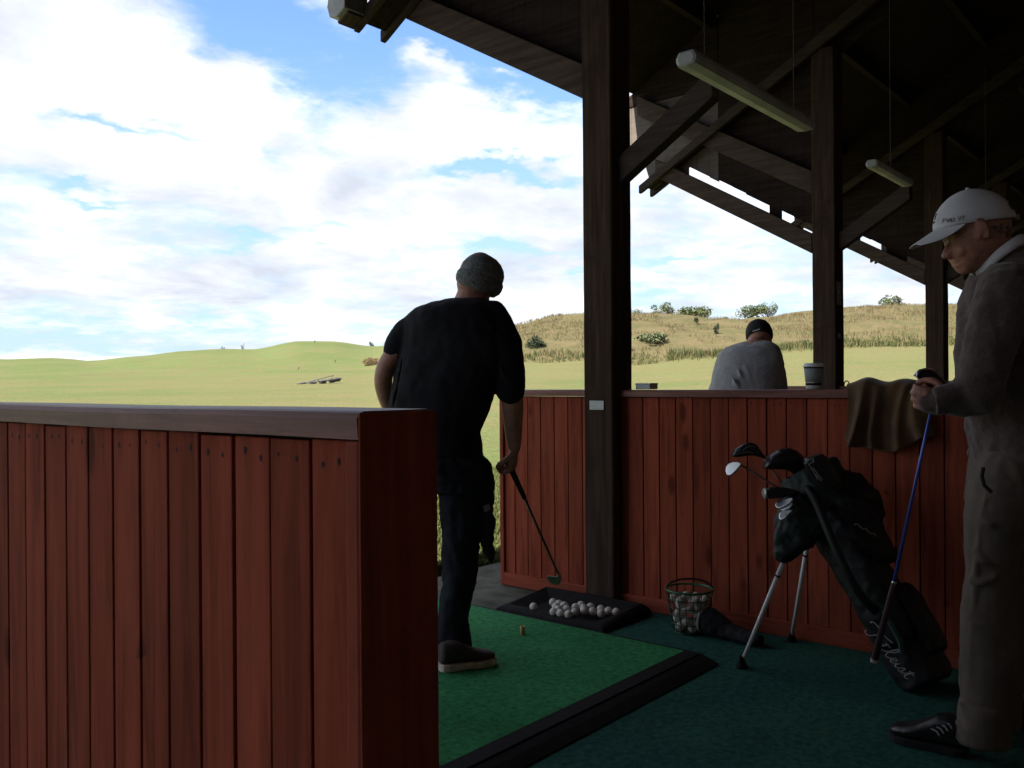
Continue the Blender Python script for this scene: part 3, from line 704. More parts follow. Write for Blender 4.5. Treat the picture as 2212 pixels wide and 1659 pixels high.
# ---- the man in grey in the next bay, bent forward
def bent_man():
    D = 5.9; k = D / FPX
    f, r = rot2(FW * math.cos(rad(18)) + RT * math.sin(rad(18)))
    t = thing('person', 'stooping man in grey sweatshirt and black cap in the next bay', 'person', at_h(1612, 1215))
    def ring(y, xl, xr, bd, z): return (P((xl + xr) / 2, y, z), r * ((xr - xl) / 2 * k * z / D * 1.0), f * bd)
    B = [(737, 1605, 1655, .05, 5.98), (742, 1588, 1668, .09, 5.97), (750, 1566, 1680, .12, 5.95), (764, 1552, 1688, .14, 5.92), (785, 1545, 1692, .15, 5.90), (806, 1541, 1690, .15, 5.88), (828, 1536, 1688, .15, 5.86), (846, 1530, 1684, .15, 5.84), (880, 1545, 1680, .145, 5.82)]
    pel = P(1610, 915, 5.80)
    b = MB()
    b.loft([(c, a * .93, d * .93) for c, a, d in [ring(*x) for x in B]] + [(pel, r * .16, f * .13)])
    hc = P(1640, 733, 6.09); hu = (UP * .80 + f * .60).normalized(); hf = (f * .80 - UP * .60).normalized()
    b.ell(hc, r * .078, hf * .095, hu * .110, 16, 11); b.ell(hc - hu * .06 + hf * .04, r * .062, hf * .062, hu * .075, 14, 9)
    b.ell(hc - hu * .03 + hf * .10, r * .014, hf * .02, hu * .024, 8, 6)
    for s in (-1, 1): b.ell(hc + r * (.081 * s) - hu * .045, r * .010, hf * .018, hu * .030, 10, 7)
    slimb(b, [P(1630, 752, 5.97), P(1638, 742, 6.05)], [.075, .064])
    hips = [(P(1585, 920, 5.82), -1), (P(1640, 920, 5.78), 1)]
    for hp, s in hips:
        x = 1106 + (hp - EYE).dot(RT) / (hp - EYE).dot(FW) * FPX; z = (hp - EYE).dot(FW); ft = at_h(x + s * 14, 1208 + (6 if s > 0 else 0)); kn = (hp + ft) / 2 + f * .06
        slimb(b, [hp, (hp + kn) / 2, kn, (kn + ft) / 2, ft + UP * .09], [.095, .082, .06, .052, .042])
    hands = P(1640, 960, 6.22)
    for sx, off in ((1556, -1), (1686, 1)):
        slimb(b, [P(sx - off * 14, 792, 5.96), P(sx - off * 4, 860, 6.0), P(sx - off * 14, 925, 6.12), hands + r * .03 * off], [.055, .046, .040, .027])
        hand(b, hands + r * .03 * off, f * .3 - UP, -r * off, (1.0, 1.1, .8), .18, side=off)
    b.build('body', M['skin'], t, rm=.008, sm=4)
    b = MB(); b.loft([ring(*x) for x in B], 24)
    slimb(b, [P(1576, 782, 5.94), P(1564, 825, 5.95), P(1560, 865, 6.0), P(1576, 920, 6.1)], [.080, .074, .064, .045], 16)
    slimb(b, [P(1664, 780, 5.94), P(1676, 815, 5.95), P(1678, 855, 6.0), P(1668, 922, 6.1)], [.080, .075, .064, .045], 16)
    for i, (xa, ya, xb, yb) in enumerate(((1576, 800, 1604, 850), (1594, 796, 1624, 855), (1610, 792, 1634, 840))):
        za = 5.72
        slimb(b, [P(xa, ya, za + .03), P((xa + xb) / 2 - 2, (ya + yb) / 2, za + .005), P(xb, yb, za)], [.006, .010, .012], 8)
    b.build('sweatshirt', M['grey_knit'], t, rm=.010, sm=7, disp=[(.12, .016, 1), (.03, .004, 1)])
    # cap, worn low, with the peak pointing away and down to the right
    b = MB(); cu = (UP * .84 + f * .45 - r * .12).normalized(); cf = (f - cu * f.dot(cu)).normalized(); cr = cf.cross(cu)
    cc = P(1640, 722, 6.10)
    b.loft([(cc + cu * (a), cr * (.092 * s_), cf * (.108 * s_)) for a, s_ in ((-.030, .97), (-.015, 1), (.02, .985), (.05, .90), (.075, .74), (.093, .5), (.102, .22), (.104, .03))], 24)
    cp = b.build('cap', M['dark'], t, smooth=True)
    q = [P(1662, 725, 6.14), P(1668.5, 738, 6.2), P(1670, 752, 6.22), P(1664, 742, 6.10), P(1657, 735, 6.02)]
    MB().rings([q, [p + FW * .006 + UP * .004 for p in q]]).build('peak', M['dark'], cp)
    for i in range(5):
        x0 = 1626 + i * 3.1; q = [P(x0, 716.8 - i * .9, 5.985), P(x0 + 2.4, 716 - i * .9, 5.985), P(x0 + 2.7, 713.4 - i * .9, 5.995), P(x0 + .3, 714.4 - i * .9, 5.995)]
        MB().rings([q, [p + FW * .003 for p in q]]).build('stitched_letter', mat('white_thread', (.5, .5, .5), .8), cp)
    b = MB(); b.loft([(P(1610, 895, 5.82), r * .175, f * .15), (pel, r * .175, f * .15), (P(1611, 935, 5.80), r * .17, f * .14)])
    for hp, s in hips:
        x = 1106 + (hp - EYE).dot(RT) / (hp - EYE).dot(FW) * FPX; ft = at_h(x + s * 14, 1208 + (6 if s > 0 else 0)); kn = (hp + ft) / 2 + f * .06
        slimb(b, [hp, (hp + kn) / 2, kn, (kn + ft) / 2, ft + UP * .07], [.105, .095, .075, .07, .065])
    b.build('trousers', M['jeans'], t, rm=.010, sm=5)
    for x, y in ((1571, 1207), (1654, 1214)):
        h = at_h(x, y); shoe('shoe', h - f * .07, h + f * .19, .10, M['canvas'], M['sole'], t)
bent_man()

# ---- the old man with the white cap, seen from his left
def old_man():
    D = 2.86; k = D / FPX
    fo, ri = -RT, FW                       # faces left in the picture, his left side towards us
    t = thing('person', 'older man in white cap and brown jumper looking down at right edge', 'person', at_h(2080, 1615))
    def ring(y, xl, xr, bd, z=D, grow=0): return (P((xl + xr) / 2, y, z), RT * ((xr - xl) / 2 * k + grow), FW * (bd + grow))
    T = [(545, 2130, 2205, .075), (562, 2120, 2218, .10), (585, 2112, 2232, .135), (612, 2100, 2246, .165), (650, 2090, 2258, .185), (700, 2083, 2268, .195), (764, 2078, 2274, .195), (830, 2082, 2276, .185), (890, 2096, 2274, .178), (940, 2108, 2268, .178), (972, 2114, 2264, .182)]
    b = MB(); b.loft([ring(*x, grow=-.014) for x in T] + [ring(1010, 2126, 2250, .13)])
    # head: side outline in picture, swept sideways
    hc = P(2106, 500, D)
    O = [(2034, 556), (2037, 561), (2048, 559), (2055, 562), (2056, 567), (2062, 571), (2060, 576), (2066, 580), (2069, 588), (2078, 595), (2092, 594), (2112, 585), (2135, 580), (2158, 566), (2170, 540), (2180, 505), (2178, 470), (2160, 438), (2130, 420), (2095, 420), (2066, 440), (2048, 470), (2043, 500), (2042, 515), (2046, 522), (2040, 536)]
    Ob = [(2051, 545), (2053, 553), (2055, 559), (2057, 563), (2058, 567), (2063, 571), (2062, 576), (2068, 580), (2071, 587), (2079, 593), (2092, 592), (2112, 583), (2135, 580), (2158, 566), (2170, 540), (2180, 505), (2178, 470), (2160, 438), (2130, 420), (2095, 420), (2066, 440), (2050, 470), (2046, 500), (2047, 515), (2050, 524), (2050, 536)]
    rel = [P(x, y, D) - hc for x, y in Ob]
    profile_head(b, rel, hc, FW, .076, .42, 15)
    nose = [P(x, y, D) for x, y in ((2050, 522), (2041, 534), (2034, 552), (2037, 560), (2047, 559), (2056, 548))]
    b.rings([[p + FW * .017 + RT * .012 for p in nose], [p + FW * .006 for p in nose], [p - FW * .006 for p in nose], [p - FW * .017 + RT * .012 for p in nose]])
    for s in (-1, 1):
        e0 = P(2090, 504, D) + FW * (.083 * s)
        b.ell(e0, RT * .019 + UP * .004 + FW * (.008 * s), FW * .009, UP * .036 - RT * .010, 12, 8); b.tube([e0 + FW * (.010 * s) + RT * (.016 * math.cos(a)) + UP * (.031 * math.sin(a)) - RT * (.008 * math.sin(a)) for a in [-1.3 + .32 * i for i in range(12)]], .005, 8)
        b.ell(e0 - UP * .022 - RT * .006, RT * .009, FW * .009, UP * .012, 8, 6)
        b.ell(P(2056, 524, D) + FW * (.030 * s), RT * .010, FW * .016, UP * .008, 8, 6)
        b.ell(P(2052, 512, D) + FW * (.030 * s), RT * .010, FW * .022, UP * .009, 8, 6)
        b.ell(P(2066, 545, D) + FW * (.040 * s), RT * .018, FW * .018, UP * .02, 8, 6)
    slimb(b, [P(2165, 590, D), P(2150, 560, D), P(2140, 530, D)], [.080, .068, .066])
    # arms, hands on the club head
    for s, z0 in ((-1, D - .19), (1, D + .19)):
        wrist = P(2016, 868, D - .10) if s < 0 else P(2034, 846, D + .02)
        slimb(b, [P(2170, 640, z0), P(2150, 745, z0 - .01 * s), P(2118, 850, z0 + .0), P(2066, 858, (z0 + D) / 2 - .05), wrist], [.06, .052, .045, .037, .026])
    hand(b, P(2050, 868, D - .10), -RT + UP * .12, FW * .8 + UP * .2, (.9, 1.1, .8), .165, side=-1)
    hand(b, P(2046, 846, D + .02), -RT * .9 + UP * .45, -FW * .8 + UP * .1, (.7, .9, .7), .165, side=-1)
    for s, zz_ in ((-1, D - .075), (1, D + .10)):
        x0 = 0 if s < 0 else 26
        slimb(b, [P(2172 + x0, 1060, zz_), P(2152 + x0, 1140, zz_), P(2140 + x0, 1250, zz_), P(2138 + x0, 1380, zz_), P(2122 + x0, 1560, zz_)], [.080, .080, .062, .054, .042])
    b.build('body', M['skin_red'], t, rm=.0045, sm=6)
    hr = MB(); prof = [P(x, y, D) - hc for x, y in ((2112, 482), (2176, 478), (2180, 505), (2174, 528), (2158, 538), (2140, 532), (2124, 514), (2112, 500))]
    profile_head(hr, prof, hc, FW, .0765, .40, 11); hr.build('hair', M['hair'], t, rm=.006, sm=4, disp=[(.008, .004, 1)])
    # cap: crown lofted between band and button, peak, back strap
    bandf, bandb = P(2020, 497, D), P(2190, 474, D)
    A = (bandb - bandf); cx = (bandf + bandb) / 2; A2 = A / 2; cupv = (UP - A.normalized() * UP.dot(A.normalized())).normalized()
    top = P(2090, 409, D)
    ln = A2.length; b = MB(); rr = []; n = 40; NL = 14
    offt = (top - cx).dot(A.normalized()); ht = (top - cx).dot(cupv)
    secs = []
    for i in range(NL + 1):
        a = i / NL; ph = a * math.pi / 2; s_ = max(.03, math.cos(ph) ** 1.12); hgt = ht * math.sin(ph)
        secs.append((cx + A.normalized() * (offt * a ** 1.6) + cupv * hgt, A.normalized() * ln * s_, FW * (.093 * s_)))
    # leave the arched opening over the back strap: faces near the back and low are skipped
    v, fcs = [], []
    for c_, a_, d_ in secs:
        for q in range(n):
            th = 2 * math.pi * q / n; v.append(c_ + a_ * math.cos(th) + d_ * math.sin(th))
    for i in range(NL):
        for q in range(n):
            th = (2 * math.pi * (q + .5) / n + math.pi) % (2 * math.pi) - math.pi
            if abs(th) < .80 * math.sqrt(max(0, 1 - ((i - 1) / 6.0) ** 2)) * (1 if i >= 2 else 0) and i < 7: continue
            fcs.append((i*n+q, i*n+(q+1)%n, (i+1)*n+(q+1)%n, (i+1)*n+q))
    cp = MB().add(v, fcs); capo = cp.build('cap', M['white_cotton'], t, smooth=True)
    md = capo.modifiers.new('thick', 'SOLIDIFY'); md.thickness = .002; md.offset = -1
    # peak
    rr = []
    for i in range(9):
        a = i / 8; pc = bandf + (P(1975.5, 527, D) - bandf) * a
        wv = .080 * math.sqrt(max(.0, 1 - (a * .93) ** 2.6)) + .004
        row = []
        for j in range(13):
            u = -1 + 2 * j / 12; row.append(pc + FW * (wv * u) - UP * (.050 * u * u * a * (1.15 - a)) + (RT * .055 + UP * .006) * (u * u * (1 - a)))
        rr.append(row)
    pk = MB(); pk.rings([[p for p in r_] + [p - UP * .003 for p in reversed(r_)] for r_ in rr])
    pk.build('peak', M['white_cotton'], capo, smooth=False, bevel=.001)
    MB().ell(top + UP * .002, RT * .007, FW * .007, UP * .004, 10, 6).build('button', M['white_cotton'], capo, smooth=True)
    MB().box((-.008, -.018, -.009), (.008, .018, .009), M=Matrix.Translation(P(2188, 470, D)) ).build('strap_buckle', mat('pinkish_strap', (.35, .24, .24), .7), capo)
    # lettering on the cap side, wrapped onto the crown
    def on_cap(u, vv):
        a = vv; ph = a * math.pi / 2; s_ = math.cos(ph) ** 1.12
        c_ = cx + A.normalized() * (offt * a ** 1.6) + cupv * (ht * math.sin(ph)); return c_ + A.normalized() * (ln * s_ * math.cos(u)) + FW * (.0945 * s_ * math.sin(u))
    strokes = {'P': [[(0, 0), (0, 1), (.8, 1), (.8, .5), (0, .5)]], 'r': [[(0, 0), (0, .75), (.75, .75), (.75, .38), (0, .38), (.75, 0)]], 'o': [[(0, 0), (0, .75), (.8, .75), (.8, 0), (0, 0)]], 'V': [[(0, 1), (.42, 0), (.85, 1)]], '1': [[(0, .8), (.3, 1), (.3, 0)]]}
    xt = [2035.5, 2046, 2054, 2068, 2078]
    lt = MB()
    for ch, x0 in zip('ProV1', xt):
        for st in strokes[ch]:
            pts = []
            for (sx, sy) in st:
                px_ = x0 + sx * 8 + sy * 1.4; py_ = 482.3 - (px_ - 2036) * .155 - sy * 9.6
                # drop the point onto the crown along the viewing ray
                tgt = P(px_, py_, D - .08); q_ = tgt - EYE; q_ = q_ / q_.dot(FW)
                u_, v_, st_u, st_v = -1.6, .2, .9, .18; best = None
                for it in range(9):
                    for iu in range(-4, 5):
                        for iv in range(-4, 5):
                            vv = max(.01, v_ + st_v * iv / 4); p = on_cap(u_ + st_u * iu / 4, vv); e = p - EYE; e = e / e.dot(FW); dd = (e - q_).length
                            if best is None or dd < best[0]: best = (dd, p, u_ + st_u * iu / 4, vv)
                    u_, v_ = best[2], best[3]; st_u *= .42; st_v *= .42
                pts.append(best[1] - FW * .0012)
            lt.tube(pts, .0010, 6)
    lt.build('lettering', mat('navy_thread', (.02, .02, .035), .8), capo)
    lf = MB(); lf.tube([P(2019, 475, D - .012), P(2021, 466, D - .014), P(2024, 462, D - .02)], .0016, 6); lf.tube([P(2016, 483, D - .01), P(2019, 478, D - .012)], .0022, 6)
    lf.build('front_script', mat('black_thread', (.01, .01, .012), .8), capo)
    # shirt collar
    lo_ = [(2110, 596, -.01), (2116, 586, -.055), (2132, 566, -.088), (2156, 547, -.098), (2180, 536, -.085), (2200, 531, -.045), (2208, 530, 0)]
    hi_ = [(2106, 583, -.008), (2111, 571, -.046), (2124, 549, -.076), (2150, 527, -.086), (2175, 514, -.074), (2192, 512, -.040), (2199, 513, 0)]
    full = lambda L: [P(x, y, D) + FW * dz for x, y, dz in L] + [P(x, y, D) - FW * dz for x, y, dz in reversed(L[:-1])]
    Lo, _ = smooth_pts(full(lo_), [0] * 13, 3); Hi, _ = smooth_pts(full(hi_), [0] * 13, 3)
    ctr = P(2155, 555, D); rr = []
    for p, q_ in zip(Lo, Hi):
        o_ = (q_ - ctr); o_.z = 0; o_ = o_.normalized() * .004
        rr.append([p + o_ * 1.2, (p + q_) / 2 + o_ * 2.2, q_ + o_, q_ - o_, (p + q_) / 2 - o_ * .3, p - o_])
    MB().rings(rr).build('collar', M['white_cotton'], t, smooth=True)
    # jumper
    b = MB(); b.loft([ring(*x) for x in T] + [ring(984, 2113, 2264, .185), ring(992, 2113, 2264, .185)], 26)
    slimb(b, [P(2172, 628, D - .16), P(2150, 700, D - .20), P(2128, 790, D - .20), P(2118, 845, D - .185)], [.088, .080, .072, .068], 18)
    slimb(b, [P(2116, 846, D - .185), P(2084, 856, D - .16), P(2052, 862, D - .13), P(2024, 867, D - .11), P(2004, 869, D - .10)], [.070, .062, .050, .042, .036], 18)
    slimb(b, [P(2172, 628, D + .16), P(2150, 740, D + .20), P(2118, 838, D + .18), P(2070, 848, D + .08), P(2044, 850, D + .03)], [.085, .076, .066, .046, .036], 16)
    for x0, y0, x1, y1 in ((2086, 806, 2104, 838), (2066, 826, 2078, 880), (2050, 832, 2060, 888), (2036, 838, 2042, 888), (2022, 842, 2026, 890), (2104, 790, 2130, 806)):
        slimb(b, [P(x0, y0, D - .17), P((x0 + x1) / 2 + 3, (y0 + y1) / 2, D - .205), P(x1, y1, D - .165)], [.010, .014, .010], 8)
    b.build('jumper', M['brown_knit'], t, rm=.007, sm=5, disp=[(.07, .020, 1), (.02, .006, 2)])
    # trousers with a pocket welt
    b = MB(); b.loft([ring(930, 2118, 2262, .160), ring(965, 2114, 2264, .166), ring(1000, 2110, 2266, .176), ring(1050, 2106, 2266, .17), ring(1090, 2102, 2262, .16)], 22)
    for s, zz_ in ((-1, D - .08), (1, D + .10)):
        o_ = 0 if s < 0 else 26
        pts = [(2170, 1040, .108), (2152, 1110, .100), (2146, 1170, .092), (2142, 1240, .080), (2138, 1320, .086), (2138, 1400, .088), (2134, 1480, .086), (2128, 1530, .074), (2126, 1556, .060)]
        slimb(b, [P(x + o_, y - (0 if s < 0 else (y - 1040) * .07), zz_) for x, y, r_ in pts], [r_ * .93 for x, y, r_ in pts], 18)
        b.loft([(P(2126 + o_, y - (0 if s < 0 else (y - 1040) * .07), zz_), RT * rx_, FW * .080) for y, rx_ in ((1520, .070), (1560, .074), (1598, .076), (1606, .075))], 18)
    for pts, w_ in (([(2112, 1112), (2140, 1132), (2176, 1142)], .012), ([(2104, 1190), (2126, 1212), (2160, 1218)], .013), ([(2098, 1250), (2120, 1258), (2152, 1246)], .012), ([(2092, 1330), (2116, 1348), (2146, 1350)], .010), ([(2076, 1520), (2098, 1548), (2136, 1556)], .014), ([(2066, 1560), (2090, 1578), (2130, 1580)], .013), ([(2128, 1070), (2112, 1180), (2106, 1300), (2100, 1420), (2086, 1540)], .007)):
        slimb(b, [P(x, y, D - .155 + .0011 * max(0, 2140 - x)) for x, y in pts], [w_ * .5] + [w_] * (len(pts) - 2) + [w_ * .4], 8)
    tr = b.build('trousers', M['slacks'], t, rm=.007, sm=3, disp=[(.16, .016, 0), (.04, .006, 1)])
    MB().tube([P(2124, 1010, D - .17), P(2121, 1028, D - .175), P(2126, 1048, D - .178), P(2142, 1064, D - .185)], .006, 8).build('pocket_welt', M['dark'], tr)
    s = shoe('shoe', at_h(2088, 1632), at_h(1924, 1592), .105, M['black_leather'], M['dark'], t, hgt=.10, solet=.02)
    la = MB()
    for i in range(4):
        p0 = P(2020 + i * 9, 1582 - i * 5, D - .03); la.tube([p0 - FW * .03, p0 - FW * .012 + UP * .008, p0 + FW * .03], .003, 6)
    la.build('laces', mat('grey_laces', (.12, .12, .13), .6), s)
    shoe('shoe', at_h(2215, 1572), at_h(2084, 1556), .105, M['black_leather'], M['dark'], t, hgt=.10, solet=.02)
    # upside-down club
    c = thing('golf_club', 'blue-shafted putter held upside down by the older man', 'golf club', P(1890, 1430, 3.02))
    p0, p1, p2 = P(2022, 838, D - .02), P(1931, 1258, 3.00), P(1888, 1430, 3.06)
    MB().tube([p0, (p0 + p1) / 2, p1], [.0045, .0055, .0066], 10).build('shaft', mat('blue_shaft', (.06, .10, .42), .22, .3), c, smooth=True)
    dd = (p2 - p1).normalized()
    MB().tube([p1 - dd * .004, p1, p1 + dd * .006], [.0072, .0082, .0072], 10).build('ferrule', mat('silver_ring', (.7, .7, .7), .25, 1.0), c)
    MB().tube([p1 + dd * .006, p1 + dd * .02, p2 - dd * .01], [.008, .0090, .0125], 12).build('grip', mat('brown_grip', (.06, .028, .028), .7), c, smooth=True)
    MB().tube([p2 - dd * .012, p2], [.014, .013], 12).build('butt_cap', mat('pale_butt_cap', (.4, .38, .36), .6), c)
    hd = MB(); hd.loft([(P(x, y, D - .03), UP * (h_ * k) + RT * (h_ * k * .25), FW * .016) for x, y, h_ in ((1978, 810, 3), (1983, 807, 9), (1995, 808, 13), (2008, 812, 14), (2020, 818, 12), (2032, 826, 8), (2040, 834, 4))], 14)
    hd.build('head', mat('black_club_head', (.03, .03, .032), .2, .4), c, smooth=True)
    MB().tube([P(1979, 817, D - .047), P(1981, 806, D - .049), P(1990, 799, D - .047), P(2004, 798, D - .043)], .0018, 6).build('polished_edge', M['steel'], c)
old_man()

# ------------------------------------------------------------------ things in the bay
M['ball'] = mat('worn_ball', (.60, .57, .50), .5, var=(60, .12), bump=(700, .5, .001))
M['wire'] = mat('green_coated_wire', (.012, .055, .028), .45, var=(30, .3))
M['wire_rim'] = mat('green_rim', (.02, .15, .06), .35)
t = thing('ball_tray', 'black rubber ball tray on the floor beside the main post', 'ball tray', (3.73, 2.75, 0))
def tray_frame(x0, x1, y0, y1):
    b = MB()
    O = [(x0, y0), (x1, y0), (x1, y1), (x0, y1)]
    def rg(d, z): return [Vector((x + (d if x == x0 else -d), y + (d if y == y0 else -d), z)) for x, y in O]
    b.rings([rg(-.004, .003), rg(.0, .035), rg(.03, .062), rg(.05, .064), rg(.13, .020), rg(.15, .018)])
    return b
b = tray_frame(3.505, 3.94, 2.40, 3.085)
# the front lip is worn low towards the mat
for i, v_ in enumerate(b.v):
    if v_.x < 3.72: v_.z *= .52
b.build('tray', M['rubber'], t, bevel=.008)
spots = [(325,257),(475,222),(520,235),(497,257),(560,248),(515,279),(580,277),(480,297),(530,307),(595,317),(648,262),(690,245),(643,300),(700,266),(757,260),(715,290),(778,292),(845,275),(846,307),(903,290),(960,298)]
ballme = None
def ball(c, label, group):
    global ballme
    if ballme is None:
        bm = bmesh.new(); bmesh.ops.create_icosphere(bm, subdivisions=3, radius=.02135); ballme = bpy.data.meshes.new('golf_ball'); bm.to_mesh(ballme); bm.free()
        ballme.polygons.foreach_set('use_smooth', [True] * len(ballme.polygons)); ballme.materials.append(M['ball'])
    o = bpy.data.objects.new('golf_ball', ballme); COL.objects.link(o); o.location = c; o.rotation_euler = (random.random()*6, random.random()*6, 0)
    return tag(o, label, 'golf ball', group)
placed = []
for i, (x, y) in enumerate(spots):
    c = at_h(1061.8 + .28 * x, 1238.7 + .28 * y, .043)
    for _ in range(30):
        for q in placed:
            d = c - q; d.z = 0
            if 0 < d.length < .0431: c += d.normalized() * (.0431 - d.length) * .5
    placed.append(c)
    ball(c, 'lone white golf ball at the left end of the black tray' if i == 0 else 'rightmost white golf ball in the black tray' if i == 20 else 'white golf ball in the cluster on the black tray', 'golf balls on the black tray')
# wire bucket
bc = Vector((3.80, 2.10, 0))
t = thing('ball_bucket', 'green wire range bucket with a raised handle against the red partition', 'bucket', bc)
Hb, rb, rt = .205, .075, .112
rad_at = lambda z: rb + (rt - rb) * z / Hb
for z, r in ((Hb, .0055),): MB().tube([bc + Vector((rad_at(z)*math.cos(a*.1963), rad_at(z)*math.sin(a*.1963), z)) for a in range(32)], r, 8, closed=True).build('rim', M['wire_rim'], t, smooth=True)
b = MB()
for k in range(18):
    a = 2 * math.pi * k / 18; b.tube([bc + Vector((.02*math.cos(a), .02*math.sin(a), .004)), bc + Vector((rb*math.cos(a), rb*math.sin(a), .004)), bc + Vector((rt*math.cos(a), rt*math.sin(a), Hb))], .0022, 5)
for z in (.006, .045, .085, .125, .165): b.tube([bc + Vector((rad_at(z)*math.cos(a*.2618), rad_at(z)*math.sin(a*.2618), z)) for a in range(24)], .0023, 5, closed=True)
b.lathe([(.001, .002), (rb, .003), (rb, .006), (.001, .006)], bc); b.build('wire_basket', M['wire'], t)
hv = RT
MB().tube([bc + hv * (rt * math.cos(a)) + UP * (Hb + .045 * math.sin(a)) + FW * .02 * math.sin(a) for a in [math.pi * i / 20 for i in range(21)]], .005, 8).build('handle', mat('dark_handle', (.03, .02, .02), .5), t, smooth=True)
rnd = random.Random(4); got = []
for lay in range(5):
    z = .027 + lay * .033; R_ = rad_at(z) - .026
    for k in range(9):
        for _ in range(40):
            a, q = rnd.uniform(0, 6.283), R_ * math.sqrt(rnd.uniform(.35, 1)); c = bc + Vector((q*math.cos(a), q*math.sin(a), z + rnd.uniform(-.003, .003)))
            if all((c - o_).length > .0428 for o_ in got): got.append(c); break
for c in got: ball(c, 'white golf ball inside the green wire bucket', 'golf balls in the wire bucket')
# head cover lying on the carpet
t = thing('head_cover', 'black padded club head cover with white stripes lying beside the bucket', 'head cover', (3.78, 1.92, 0))
k = at_h(1535, 1372); ax = (at_h(1640, 1398) - k).normalized()
sdv = Vector((-ax.y, ax.x, 0))
b = MB(); b.loft([(k + ax * d_ + UP * h_, sdv * w_, UP * h_ * .98) for d_, w_, h_ in ((-.062, .016, .040), (-.055, .042, .055), (-.03, .060, .064), (.0, .066, .066), (.035, .062, .060), (.075, .050, .050), (.11, .044, .040), (.17, .046, .034), (.23, .046, .032), (.275, .030, .028))], 18)
hc_ = b.build('sock', M['dark'], t, rm=.005, sm=4, disp=[(.03, .010, 1)])
for d0, d1, a0, a1, wd in ((-.03, -.022, .2, 2.6, .007), (-.046, -.052, .9, 2.2, .004)):
    pts = [k + ax * (d0 + (d1-d0)*i/10) + UP * .064 + (-sdv * math.cos(a0 + (a1-a0)*i/10 - 1.0) * .066 + UP * math.sin(a0 + (a1-a0)*i/10 - 1.0) * .063) for i in range(11)]
    MB().tube(pts, [wd * math.sin(math.pi * (i + .6) / 11.2) + .001 for i in range(11)], 6).build('stripe', mat('white_vinyl', (.6, .6, .62), .5), hc_)

# stand bag
M['bag'] = mat('black_nylon', (.006, .0065, .007), .6, var=(20, .4), bump=(240, .3, .002))
M['bag_green'] = mat('dark_green_nylon', (.007, .018, .015), .6, var=(14, .35), bump=(200, .3, .002))
b0 = Vector((3.66, .98, .02)); b1 = P(1752, 1045, 3.80); bax = (b1 - b0); BL = bax.length; bax.normalize()
bsd = Vector((1, 0, 0)); bsd = (bsd - bax * bsd.dot(bax)).normalized(); bup = bax.cross(bsd)
if bup.z < 0: bup = -bup
t = thing('golf_bag', 'black and dark green stand bag on two white legs against the red partition', 'golf bag', b0)
q = lambda d, u, v: b0 + bax * (BL * d) + bsd * u + bup * v
b = MB(); b.loft([(q(d, 0, 0), bsd * r1, bup * r2) for d, r1, r2 in ((.0, .10, .085), (.02, .118, .105), (.12, .12, .11), (.35, .112, .105), (.6, .11, .105), (.8, .118, .115), (.93, .128, .13), (1.0, .125, .13))], 22)
b.build('bag_body', M['bag'], t, rm=.007, sm=3, disp=[(.06, .016, 1)])
b = MB(); b.loft([(q(d, 0, v), bsd * r1, bup * r2) for d, r1, r2, v in ((.84, .130, .13, .0), (.9, .14, .142, .0), (.98, .142, .15, .005), (1.05, .132, .14, .01), (1.06, .115, .12, .01), (1.0, .112, .115, .01))], 22)
b.build('collar', M['bag_green'], t, rm=.007, sm=3, disp=[(.05, .02, 1)])
for nm, d0, d1, u, v, r1, r2, mm in (('apparel_pocket', .18, .70, -.10, .02, .055, .085, 'bag'), ('ball_pocket', .10, .42, .0, .10, .085, .045, 'bag'), ('front_pocket', .52, .86, .02, .105, .08, .05, 'bag_green')):
    b = MB(); b.loft([(q(d0 + (d1-d0)*s_, u, v), bsd * r1 * w_, bup * r2 * w_) for s_, w_ in ((0, .5), (.06, .85), (.3, 1), (.7, 1), (.94, .85), (1, .5))], 16, p=2.8); b.build(nm, M[mm], t, rm=.007, sm=3, disp=[(.05, .014, 1)])
# towel / rain hood hanging from the collar on the viewer's side, forming the wide shoulder of the bag
b = MB(); b.loft([(P(x, y, z), RT * (w_/FPX*z), FW * d_) for x, y, z, w_, d_ in ((1760, 1048, 3.74, 50, .05), (1752, 1080, 3.70, 62, .07), (1740, 1120, 3.68, 64, .075), (1722, 1160, 3.66, 52, .07), (1700, 1195, 3.65, 28, .05), (1690, 1214, 3.65, 10, .03))], 18)
b.build('rain_hood', M['bag_green'], t, rm=.007, sm=3, disp=[(.05, .035, 1)])
b = MB(); b.loft([(P(x, y, z), RT * (w_/FPX*z), FW * d_) for x, y, z, w_, d_ in ((1815, 1020, 3.74, 42, .05), (1830, 1060, 3.70, 66, .07), (1840, 1105, 3.66, 70, .08), (1842, 1150, 3.62, 62, .08), (1852, 1190, 3.58, 50, .07), (1866, 1216, 3.55, 30, .04))], 18)
b.build('side_pouch', M['bag'], t, rm=.008, sm=3, disp=[(.06, .03, 1)])
b = MB()
pts = [q(.96, -.13, .03), q(.85, -.21, .06), q(.65, -.245, .05), q(.45, -.22, .03), q(.33, -.125, .02)]
pts, _ = smooth_pts(pts, [0]*5, 6); b.tube(pts, .017, 8); b.build('shoulder_strap', M['bag'], t, smooth=True)
MB().tube([q(.42, -.158, .0), q(.36, -.152, .055), q(.2, -.155, .05), q(.16, -.15, .03)], .012, 6).build('green_panel', mat('green_webbing', (.015, .06, .045), .7), t)
cord = [P(1846 + 6 * i + 2 * math.sin(i * 2.2), 1130 + 3.4 * i + 2.5 * math.cos(i * 2.2), 3.46) for i in range(9)]
MB().tube(cord, .003, 6).build('tag_cord', mat('grey_cord', (.20, .19, .18), .8), t)
